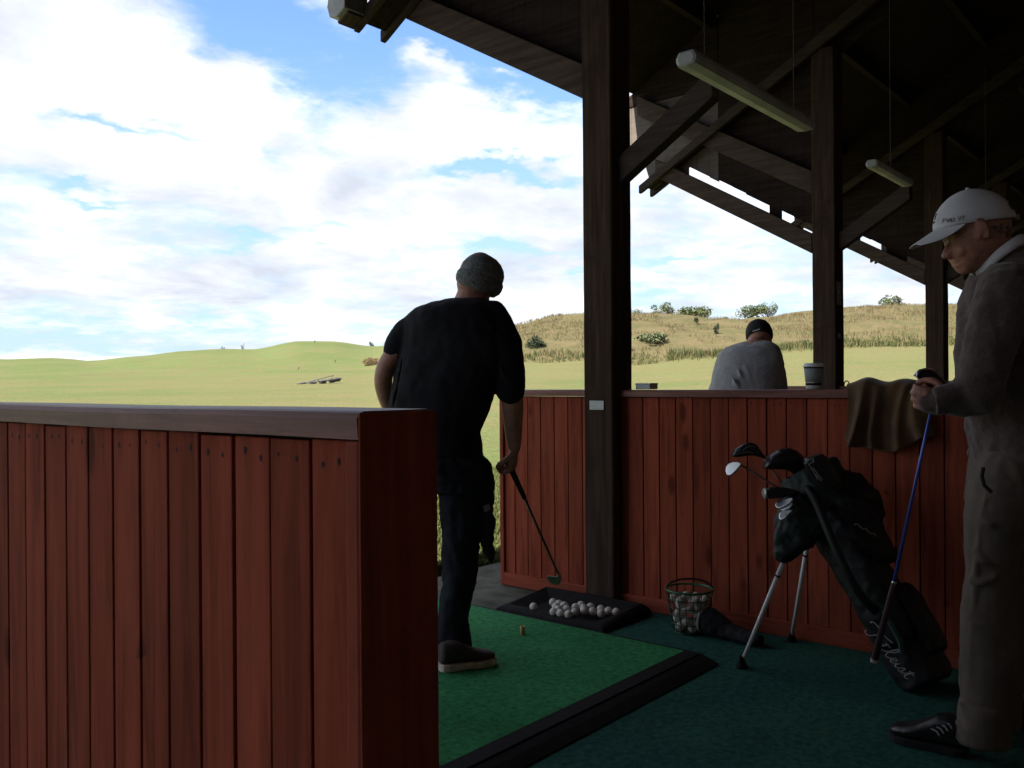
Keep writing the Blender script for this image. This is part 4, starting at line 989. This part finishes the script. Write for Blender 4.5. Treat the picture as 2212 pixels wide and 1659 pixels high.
for (fx, fy), topp in (((1602, 1437), P(1692, 1215, 3.66)), ((1710, 1381), P(1745, 1170, 3.84))):
    ft = at_h(fx, fy - 5, .02); dv = (topp - ft)
    lg = MB().tube([ft, ft + dv * .5, topp], [.0085, .0095, .0105], 10).build('leg', mat('white_alloy_leg', (.78, .78, .78), .4, .05), t, smooth=True)
    MB().tube([ft + dv * .86, ft + dv * .875], .0125, 10).build('leg_clip', M['rubber'], lg)
    MB().loft([(ft + UP * a, Vector((r, 0, 0)), Vector((0, r * .8, 0))) for a, r in ((-.019, .030), (-.012, .028), (.004, .018), (.03, .012))], 12).build('foot', M['rubber'], lg)
# script lettering running down the bag foot: strokes laid along the bag axis
def script(strokes, org, ux, uy, nrm, r, name, m_, par):
    b = MB()
    for st in strokes:
        pts = [org + ux * x + uy * y + nrm * .0 for x, y in st]; pts, _ = smooth_pts(pts, [0]*len(pts), 5); b.tube(pts, r, 6)
    return b.build(name, m_, par, smooth=True)
S = [[(-.55,.78),(-.5,1.02),(-.1,1.08),(.4,.98),(.95,1.1)], [(.28,1.02),(.18,.5),(.02,.0),(-.22,-.05),(-.3,.15)], [(.55,.45),(.5,.12),(.6,.0),(.75,.12),(.95,.75),(.85,.2),(.95,.0),(1.1,.12)], [(.8,.66),(1.15,.7)], [(1.12,.12),(1.42,.62),(1.5,1.05),(1.4,1.08),(1.3,.6),(1.34,.05),(1.48,.0),(1.62,.15)], [(1.62,.15),(1.85,.3),(1.88,.45),(1.74,.45),(1.68,.2),(1.78,.0),(1.95,.1),(2.1,.4),(2.06,.1),(2.16,.0),(2.28,.15)], [(2.28,.15),(2.46,.5),(2.5,.2),(2.42,.0),(2.3,.06)], [(2.5,.04),(2.66,.2),(2.88,.85),(2.78,.2),(2.86,.0),(3.02,.15)], [(2.68,.64),(3.05,.68)], [(.58,.68),(.60,.72)]]
o0, o1 = P(1876, 1372, 3.345), P(1958, 1468, 3.30)
ux = (o1 - o0) / 3.0; nr = -FW; uy = (UP - ux.normalized() * UP.dot(ux.normalized())).normalized() * .036 + RT * .012
script(S, o0, ux, uy, nr, .0022, 'lettering', mat('grey_print', (.60, .60, .62), .6), t)

# clubs standing in the bag: each its own thing
mouth = q(1.0, 0, .02)
def club(label, mpx, hpx, kind, zo=(3.80, 3.78)):
    c = thing('golf_club', label, 'golf club', P(mpx[0], mpx[1], zo[0]), 'clubs in the stand bag')
    a, e = P(mpx[0], mpx[1], zo[0]), P(hpx[0], hpx[1], zo[1]); inn = a - (e - a).normalized() * .16 if (e - a).length < .3 else a
    inn = a + (q(.55, 0, 0) - a) * .5
    MB().tube([inn, a, e], [.005, .005, .0045], 8).build('shaft', mat('club_shaft', (.16, .15, .15), .35, .7), c, smooth=True)
    return c, e, (e - a).normalized()
SKYN = Vector((-.80, .12, .50)).normalized()
def blade(c, pts, z, m_, th=.012, nrm=None):
    nrm = nrm or SKYN
    c0 = P(sum(x for x, y in pts) / len(pts), sum(y for x, y in pts) / len(pts), z); f_ = []
    for x, y in pts:
        d = px_dir(x, y); f_.append(EYE + d * ((c0 - EYE).dot(nrm) / d.dot(nrm)))
    nrm = -nrm
    return MB().rings([f_, [p + nrm * th for p in f_]]).build('head', m_, c, bevel=.003)
M['bright'] = mat('polished_face', (.80, .82, .85), .18, .75)
c, e, d = club('wedge with a shining steel face, leftmost in the bag', (1694, 1062), (1600, 1004), 'w', (3.80, 3.78))
ov = [(1567, 1017), (1568, 1008), (1574, 1001), (1583, 997.5), (1594, 997), (1600, 999.5), (1600, 1004), (1594, 1012), (1585, 1021), (1577, 1027), (1570, 1026)]
blade(c, ov, 3.775, M['bright'], .010)
c, e, d = club('iron with black head cover and white number, highest in the bag', (1702, 1064), (1648, 985), 'i', (3.82, 3.80))
b = MB(); b.loft([(P(x, y, 3.80), UP * (h_/FPX*3.8) + RT * (h_ * .35/FPX*3.8), FW * .026) for x, y, h_ in ((1582, 983, 3), (1586, 978, 9), (1600, 974, 14), (1616, 970, 15), (1630, 972, 12), (1641, 980, 7), (1650, 988, 3))], 16)
hd = b.build('head_cover', M['black_leather'], c, smooth=True)
for pts in ([(1587, 980), (1592, 974), (1600, 970), (1596, 979), (1588, 983), (1587, 980)], [(1604, 974), (1612, 966), (1622, 963), (1632, 965)], [(1600, 980), (1616, 976), (1628, 979)]):
    MB().tube([P(x, y, 3.772 if i else 3.773) for i, (x, y) in enumerate(pts)], .0016, 5).build('trim_line', mat('grey_trim', (.22, .23, .24), .5), hd)
c, e, d = club('wood in a fat black sock cover, in the middle of the bag', (1766, 1060), (1690, 998), 'd', (3.84, 3.80))
b = MB(); b.loft([(P(x, y, z), UP * (h_/FPX*3.8) + RT * (h_ * .45/FPX*3.8), FW * d_) for x, y, z, h_, d_ in ((1651, 1003, 3.80, 5, .02), (1656, 998, 3.80, 15, .045), (1672, 993, 3.80, 22, .055), (1692, 990, 3.80, 24, .06), (1712, 995, 3.80, 22, .055), (1732, 1010, 3.82, 20, .045), (1750, 1030, 3.83, 20, .04), (1764, 1056, 3.84, 20, .04))], 16)
hd = b.build('head_cover', M['black_leather'], c, rm=.005, sm=3)
MB().tube([P(1662, 1000, 3.735), P(1672, 985, 3.735), P(1690, 977, 3.742)], .0018, 5).build('trim_line', mat('grey_trim', (.16, .16, .17), .5), hd)
c, e, d = club('putter in a black cover with white piping, rightmost in the bag', (1800, 1052), (1768, 1000), 'p', (3.70, 3.64))
b = MB(); b.loft([(P(x, y, 3.62), RT * (w_/FPX*3.62) + UP * (w_ * .35/FPX*3.62), FW * .03) for x, y, w_ in ((1756, 985, 18), (1760, 994, 24), (1772, 1012, 26), (1784, 1032, 25), (1794, 1050, 22))], 14, p=3.2)
hd = b.build('head_cover', M['black_leather'], c, rm=.005, sm=2)
for pts in ([(1738, 1002), (1746, 994), (1757, 990), (1757, 998), (1747, 1003), (1757, 1018), (1766, 1036)], [(1752, 1014), (1756, 1010), (1768, 1026), (1776, 1036), (1773, 1039), (1762, 1024)]):
    MB().tube([P(x, y, 3.575) for x, y in pts], .0020, 5).build('trim_line', mat('white_piping', (.40, .40, .42), .5), hd)
c, e, d = club('driver with dark head and pale sole edge above the irons', (1740, 1056), (1690, 1066), 'd2', (3.74, 3.65))
b = MB(); b.loft([(P(x, y, 3.64), UP * (h_/FPX*3.64), FW * .035) for x, y, h_ in ((1651, 1066, 5), (1655, 1066, 11), (1668, 1065, 13), (1690, 1064, 12), (1706, 1062, 7), (1716, 1061, 4))], 16); b.build('head', M['black_leather'], c, smooth=True)
b = MB(); b.loft([(P(x, y, 3.637), UP * (h_/FPX*3.76), FW * .03) for x, y, h_ in ((1649.5, 1066, 7), (1651, 1066, 11.5), (1654, 1066, 12))], 16); b.build('sole_edge', mat('pale_sole', (.45, .46, .40), .3, .4), c, smooth=True)
c, e, d = club('upper chrome iron at the mouth of the bag', (1736, 1084), (1702, 1086), 'i1', (3.70, 3.61))
blade(c, [(1674, 1091), (1677, 1083), (1686, 1077), (1698, 1077), (1710, 1074), (1714, 1078), (1706, 1086), (1694, 1093), (1684, 1097), (1677, 1097)], 3.60, M['steel'], .014)
c, e, d = club('middle chrome iron at the mouth of the bag', (1740, 1092), (1708, 1092), 'i2', (3.70, 3.60))
blade(c, [(1686, 1098), (1690, 1093), (1700, 1088), (1712, 1084), (1713, 1089), (1706, 1096), (1694, 1102), (1688, 1103)], 3.59, M['steel'], .012)
c, e, d = club('lowest pale iron at the mouth of the bag', (1738, 1110), (1706, 1112), 'i3', (3.70, 3.59))
blade(c, [(1682, 1116), (1684, 1106), (1692, 1102), (1704, 1101), (1712, 1100), (1706, 1108), (1696, 1118), (1688, 1122), (1683, 1121)], 3.58, M['bright'], .012)

# jacket slung over the partition, cup, small box, notices
t = thing('jacket', 'olive brown jacket slung over the partition near the older man', 'jacket', (4.05, 1.2, 1.165))
rr = []; ys = [1.05 + .36 * i / 40 for i in range(41)]
prof = [(3.972, .905), (3.968, .95), (3.966, 1.0), (3.966, 1.06), (3.968, 1.12), (3.976, 1.160), (3.994, 1.182), (4.03, 1.192), (4.10, 1.190), (4.140, 1.172), (4.152, 1.10), (4.156, 1.0)]
b = MB()
ridge = lambda y, c, w_: math.exp(-((y - c) / w_) ** 2)
for y in ys:
    row = []
    for i, (x, z) in enumerate(prof):
        s_ = i / 11; fl = max(.35, 1 - i / 8) if i < 7 else .35
        fo_ = .085 * ridge(y, 1.350 - .03 * s_, .030) + .060 * ridge(y, 1.255 + .06 * s_, .024) + .050 * ridge(y, 1.165 - .05 * s_, .022) + .055 * ridge(y, 1.09, .026) + .020 * mnoise.noise(Vector((y * 22, i * .5, 2)))
        hem = .02 + .03 * math.sin(y * 17 + 2.3) + .03 * math.sin(y * 31) * .5
        zz2 = z + hem * max(0, 1 - i / 4) + (.030 * ridge(y, 1.335, .045) + .022 * ridge(y, 1.19, .06) + .006 * mnoise.noise(Vector((y * 20, i, 5)))) * (1 if 5 <= i <= 9 else 0)
        row.append(Vector((x - (.004 + fo_ * fl) * (1 if i < 7 else -.3), y + .020 * math.sin(i * .55 + y * 11), zz2)))
    rr.append(row)
b.rings(rr, cap=False, close=False)
jk = b.build('cloth', mat('olive_wool', (.115, .064, .030), .95, spec=.1, sheen=.3, var=(12, .25), bump=(220, .5, .004)), t, smooth=True)
md = jk.modifiers.new('sub', 'SUBSURF'); md.levels = md.render_levels = 2
md = jk.modifiers.new('thick', 'SOLIDIFY'); md.thickness = .009
cc = Vector((4.06, 1.585, 1.167))
t = thing('coffee_cup', 'grey paper coffee cup with white lid standing on the partition top', 'cup', cc)
MB().lathe([(.0345, 0), (.0355, .017)], cc, 28).build('cup_base', mat('white_card', (.55, .55, .54), .7), t, smooth=True)
MB().lathe([(.0362, .0172), (.0372, .028)], cc, 28).build('lower_band', M['dark'], t, smooth=True)
MB().lathe([(.0368, .0282), (.0372, .0315)], cc, 28).build('pale_line', mat('pale_print', (.5, .5, .5), .7), t, smooth=True)
MB().lathe([(.0373, .0317), (.0376, .034)], cc, 28).build('thin_band', M['dark'], t, smooth=True)
MB().lathe([(.0372, .0342), (.0435, .096)], cc, 28).build('sleeve', mat('grey_card', (.30, .325, .34), .85, var=(80, .1)), t, smooth=True)
MB().lathe([(.0438, .0962), (.0446, .102)], cc, 28).build('upper_band', M['dark'], t, smooth=True)
MB().lathe([(.0455, .1022), (.0475, .104), (.0478, .109), (.0455, .111), (.0445, .118), (.040, .1205), (.037, .118), (.001, .117)], cc, 28).build('lid', mat('white_lid', (.80, .81, .82), .4), t, smooth=True)
t = thing('small_box', 'small pale grey box on the partition top right of the main post', 'box', (4.06, 2.49, 1.166))
MB().box((4.02, 2.445, 1.1672), (4.10, 2.535, 1.190)).build('box', mat('grey_plastic', (.55, .57, .58), .5), t, bevel=.004)
MB().box((4.018, 2.443, 1.190), (4.102, 2.537, 1.200)).build('lid', mat('grey_plastic_lid', (.65, .67, .68), .5), t, bevel=.003)
def notice(label, x, y0, y1, z0, z1, lines, paper, face='x'):
    t = thing('notice', label, 'notice', (x, (y0 + y1) / 2, z0))
    if face == 'x': MB().box((x - .0025, y0, z0), (x - .0004, y1, z1)).build('card', paper, t, bevel=.0008)
    else: MB().box((y0, x - .0025, z0), (y1, x - .0004, z1)).build('card', paper, t, bevel=.0008)
    b = MB()
    for (a0, a1, h, th) in lines:
        zc = z0 + (z1 - z0) * h; p0, p1 = y1 - (y1 - y0) * a0, y1 - (y1 - y0) * a1
        if face == 'x': b.box((x - .0032, p1, zc), (x - .0026, p0, zc + th))
        else: b.box((y0 + (y1 - y0) * a0, x - .0032, zc), (y0 + (y1 - y0) * a1, x - .0026, zc + th))
    b.build('print', mat('faint_grey_print', (.33, .34, .34), .7), t)
notice('small white printed card fixed to the left face of the main post', 3.9275, 2.676, 2.768, 1.058, 1.107, [(.08, .45, .42, .0012), (.08, .40, .36, .0008), (.08, .6, .18, .0008), (.3, .7, .85, .0014), (.08, .8, .10, .0006)], mat('white_card_sign', (.58, .60, .58), .5))
notice('tattered pale notice high on the second post', 2.617, 7.20, 7.30, 1.83, 2.02, [(.15, .8, .75, .012), (.2, .7, .5, .03), (.15, .85, .3, .01)], mat('old_paper', (.20, .20, .20), .8), 'y')
notice('small grey sticker lower on the second post', 2.617, 7.22, 7.285, 1.555, 1.60, [(.2, .8, .4, .008)], mat('grey_sticker', (.24, .24, .26), .7), 'y')
t = thing('hook_ring', 'small dark ring fixed to the right side of the second post', 'ring', (7.39, 2.66, 1.24))
cR = P(1829, 832, 7.35)
MB().tube([cR + RT * (.022 * math.cos(a)) + UP * (.036 * math.sin(a)) for a in [6.283 * i / 20 for i in range(20)]], .005, 6, closed=True).build('ring', M['rubber'], t, smooth=True)

# ------------------------------------------------------------------ out on the range
def gz(px, py, z0=8, z1=140):
    """first ground point seen at (px,py)"""
    z = z0
    while z < z1:
        if y_to_h(px, py, z) <= terrain(px, z): return gpoint(px, z), z
        z += .25
    return gpoint(px, z1), z1
gp, gzv = gz(690, 829)
t = thing('ball_collector', 'abandoned grey ball collecting gang lying on the pale grass', 'range equipment', gp)
kk = gzv / FPX; rx = RT; fz = FW
loc = lambda x, y, dz=0: gp + RT * ((x - 690) * kk) + FW * dz + UP * ((829 - y) * kk)
M['old_steel'] = mat('weathered_steel', (.065, .065, .072), .8, var=(3, .4))
for i, x in enumerate((655, 676, 698, 717, 729)):
    c = loc(x, 830 - i * 2.4)
    b = MB(); ax = (RT * .92 + FW * .35 + UP * .1).normalized()
    for j in range(5):
        p = c + ax * (j - 2) * (3.4 * kk) * .55; b.tube([p - ax * .04, p + ax * .04], [5.0 * kk * .9] * 2, 12)
    b.tube([c - ax * 8 * kk, c + ax * 8 * kk], 1.3 * kk, 6); b.build('disc_drum', M['old_steel'], t)
for (xa, ya, xb, yb, r) in ((640, 833, 722, 811, 1.0), (644, 829, 737, 819, 1.3), (700, 822, 741, 817, .8), (626, 832, 650, 829, .5), (718, 820, 720, 812, .7), (660, 825, 662, 833, .8), (690, 820, 692, 829, .8)):
    MB().tube([loc(xa, ya, -.3), loc(xb, yb, -.1)], r * kk, 6).build('frame_bar', M['old_steel'], t)
for i, (x, y, hh, lab) in enumerate(((645, 799, 5, 'tiny dark marker stake left of the other on the green slope'), (724, 784, 5, 'tiny dark flag marker on the upper green slope'), (680, 741, 5, 'tiny dark marker on the crest of the green hill'))):
    p, zz_ = gz(x, y, 20); k2 = zz_ / FPX
    t = thing('range_marker', lab, 'marker', p, 'markers on the green slope')
    MB().tube([p - UP * .05, p + UP * (hh * k2)], .6 * k2, 6).build('stake', M['old_steel'], t)
    b = MB(); b.add([p + UP * (hh * .4 * k2), p + UP * (hh * k2), p + UP * (hh * 1.15 * k2) + RT * (2.2 * k2) + FW * .05, p + UP * (hh * .5 * k2) + RT * (1.6 * k2)], [(0, 1, 2, 3)]); o = b.build('pennant', M['old_steel'], t); md = o.modifiers.new('t', 'SOLIDIFY'); md.thickness = .03

LEAF = {}
def leaf_mat(nm, col):
    if nm not in LEAF:
        def bl(q_, pos, c, bs):
            n1 = q_.noise(pos, 1.1, 3, .6); return q_.ramp(n1, [(.3, tuple(x * .6 for x in col)), (.7, tuple(x * 1.45 for x in col))])
        LEAF[nm] = mat('leaves_' + nm, col, .75, spec=.25, build=bl)
    return LEAF[nm]
M['bark'] = mat('bark', (.06, .045, .035), .9, var=(8, .4))
def foliage(c, a, b_, h, n, size, rnd, lobes=6):
    """leaf sized faces gathered in clumps through the crown"""
    mb = MB(); cl = []
    for i in range(lobes):
        th = rnd.uniform(0, 6.283); rr_ = rnd.uniform(.25, .72); cl.append((Vector((a * rr_ * math.cos(th), b_ * rr_ * math.sin(th), h * rnd.uniform(-.45, .5))), rnd.uniform(.28, .5)))
    for i in range(n):
        o_, s_ = rnd.choice(cl); d = Vector((rnd.gauss(0, 1), rnd.gauss(0, 1), rnd.gauss(0, 1))).normalized() * (s_ * rnd.uniform(.55, 1.0))
        p = c + o_ + Vector((d.x * a, d.y * b_, d.z * h)); u = Vector((rnd.gauss(0, 1), rnd.gauss(0, 1), rnd.gauss(0, .7))).normalized(); v_ = u.cross(Vector((rnd.gauss(0, 1), rnd.gauss(0, 1), rnd.gauss(0, 1)))).normalized(); s = size * rnd.uniform(.5, 1.2)
        mb.add([p - u * s * .5, p + v_ * s * .35, p + u * s * .6, p - v_ * s * .35], [(0, 1, 2, 3)])
    return mb
SHRUBS = []
def tree(name, label, px, zt, ytop, wpx, kind, seed, sink=0, n=520, group=None, cat='tree', trunkh=.35):
    rnd = random.Random(seed); base = gpoint(px, zt, -sink); k = zt / FPX; top = y_to_h(px, ytop, zt); H = top - base.z; W = wpx * k / 2
    if cat == 'shrub': SHRUBS.append(base)
    t = thing(name, label, cat, base, group)
    b = MB(); lm = Vector((base.x, base.y, base.z + H * .55)); b.tube([base - UP * .2, base + UP * H * .3, lm], [.05 * H * .6, .03 * H, .012 * H], 6)
    for i in range(6):
        th = rnd.uniform(0, 6.283); s0 = base + UP * H * rnd.uniform(.15, .45); b.tube([s0, s0 + Vector((math.cos(th) * W * .5, math.sin(th) * W * .5, H * .25)), s0 + Vector((math.cos(th) * W * .8, math.sin(th) * W * .8, H * .38))], [.018 * H, .012 * H, .005 * H], 5)
    b.build('trunk', M['bark'], t)
    foliage(base + UP * H * (.5 + trunkh * .35), W * 1.15, W * 1.0, H * (.58 - trunkh * .22), int(n * 2.2), max(.09, W * .13), rnd, 12).build('crown', leaf_mat(*kind), t)
    return t
GR = ('mid', (.075, .092, .034)); DK = ('dark', (.028, .042, .020)); PALE = ('pale', (.115, .132, .066))
RT_G = 'trees on the dune ridge'
tree('tree', 'pale loose crowned tree on the ridge just right of the main post', 1430, 78, 655, 58, PALE, 1, .45, 620, RT_G)
tree('tree', 'wide dark tree on the ridge, next right of the pale one', 1500, 78, 660, 74, GR, 2, .45, 800, RT_G)
tree('tree', 'rounded tree on the ridge left of a taller twin above the man in grey', 1622, 78, 658, 62, GR, 3, .45, 700, RT_G)
tree('tree', 'taller right hand tree of the pair above the man in grey', 1660, 79, 654, 46, PALE, 4, .45, 600, RT_G)
tree('tree', 'bushy tree on the ridge between the second and third posts', 1930, 78, 639, 56, GR, 5, .45, 650, RT_G)
tree('shrub', 'low shrub on the ridge touching the right edge of the main post', 1376, 77, 668, 30, GR, 6, .5, 260, cat='shrub')
tree('shrub', 'tiny round shrub on the ridge between the two tree groups', 1567, 77, 683, 16, PALE, 7, .4, 160, cat='shrub')
tree('shrub', 'dark round bush standing alone on the dune right of the golfer', 1160, 53, 722, 46, DK, 8, .3, 900, cat='shrub', trunkh=.1)
tree('shrub', 'flat grey-green bush low on the dune right of the main post', 1412, 54, 714, 96, PALE, 9, .5, 1000, cat='shrub', trunkh=.0)
tree('shrub', 'small dark sapling on the dune slope above the grey man, higher one', 1505, 64, 684, 14, DK, 10, .2, 120, cat='shrub')
tree('shrub', 'small dark sapling on the dune slope, lower and nearer the grey man', 1548, 57, 698, 16, DK, 11, .2, 120, cat='shrub')
tree('conifer', 'small dark conifer on the skyline left of the golfer', 803, 120, 736, 13, DK, 12, .3, 220, cat='tree')
tree('conifer', 'tiny conifer on the skyline beside the golfer\'s left shoulder', 834, 120, 734, 12, DK, 13, .5, 160, cat='tree')
tree('bare_tree', 'thin bare tree on the crest of the green hill', 525, 122, 741, 10, PALE, 14, .4, 70, cat='tree')
tree('shrub', 'tiny bush in the dip of the green hill crest', 482, 120, 748, 8, DK, 15, .3, 70, cat='shrub')
tree('shrub', 'tussock of russet rough grass left of the golfer\'s elbow', 806, 66, 772, 48, ('russet', (.17, .115, .06)), 16, .3, 700, cat='shrub', trunkh=.0)
tree('shrub', 'low mound of green weeds just beyond the near partition rail', 500, 40, 858, 110, ('weeds', (.085, .115, .035)), 17, .3, 900, cat='shrub', trunkh=.0)

# tall dry grass on the dune, rank green grass along its foot, short turf in front of the bays: nobody could count them
def blades(name, n, pick, hgt, wid, cols, seed, lean=.35):
    rnd = random.Random(seed); vs, fs, mi = [], [], []
    for i in range(n):
        p = pick(rnd)
        if p is None: continue
        for j in range(3):
            h = hgt * rnd.uniform(.45, 1.15); th = rnd.uniform(0, 6.283); d = Vector((math.cos(th), math.sin(th), 0)); q_ = p + Vector((rnd.gauss(0, .12), rnd.gauss(0, .12), 0)) * (hgt * 1.2)
            s = Vector((-d.y, d.x, 0)) * wid; tipv = d * (h * lean * rnd.uniform(.3, 1.4)) + UP * h; o_ = len(vs)
            vs += [q_ - s - UP * .05, q_ + s - UP * .05, q_ + tipv * .55 + s * .8 + d * (-.05 * h), q_ + tipv * .55 - s * .8 + d * (-.05 * h), q_ + tipv]
            fs += [(o_, o_+1, o_+2, o_+3), (o_+3, o_+2, o_+4)]; k_ = rnd.randrange(len(cols)); mi += [k_, k_]
    me = bpy.data.meshes.new(name); me.from_pydata(vs, [], fs); me.polygons.foreach_set('material_index', mi)
    for c_ in cols: me.materials.append(c_)
    o = bpy.data.objects.new(name, me); COL.objects.link(o); tag(o, kind='stuff'); return o
straw = [mat('straw_%s' % n_, c_, .85, spec=.15) for n_, c_ in (('gold', (.140, .110, .056)), ('pale', (.165, .133, .076)), ('russet', (.128, .092, .050)), ('olive', (.100, .095, .040)))]
def pick_dune(rnd):
    px = rnd.uniform(930, 2330); zb, zc = interp(px, ZB), interp(px, ZC)
    t_ = rnd.random() ** .8; z = zb + 2.2 + (zc - zb + 1.0) * t_
    g_ = gpoint(px, z)
    if mnoise.noise(g_ * .2) < -.15: return None
    if any((g_ - o_).length < 2.6 for o_ in SHRUBS): return None
    return g_
blades('dune_grass', 24000, pick_dune, .21, .009, straw, 21, .7)
green = [mat('rank_%s' % n_, c_, .85, spec=.15) for n_, c_ in (('dark', (.040, .055, .018)), ('mid', (.065, .08, .026)), ('straw', (.15, .12, .056)))]
def pick_edge(rnd):
    px = rnd.uniform(1000, 2330); zb = interp(px, ZB); z = zb + rnd.gauss(1.0, .7)
    if px < 1440 and rnd.random() < .55: return None
    return gpoint(px, z)
blades('rank_grass', 5200, pick_edge, .30, .014, green, 22, .5)
turf = [mat('turf_%s' % n_, c_, .8, spec=.15) for n_, c_ in (('a', (.072, .10, .026)), ('b', (.096, .113, .035)), ('c', (.125, .117, .046)))]
def pick_turf(rnd):
    d = 4.2 + 5.5 * rnd.random() ** 1.6; px = rnd.uniform(900, 1110)
    p = EYE + (FW + RT * ((px - 1106) / FPX)) * (d + 1.5)
    if p.y < 3.96: return None
    return Vector((p.x, p.y, terrain(px, d + 1.5) - (.02 if p.y < 4.05 else 0)))
blades('lawn_grass', 9000, pick_turf, .045, .0035, turf, 23, .6)
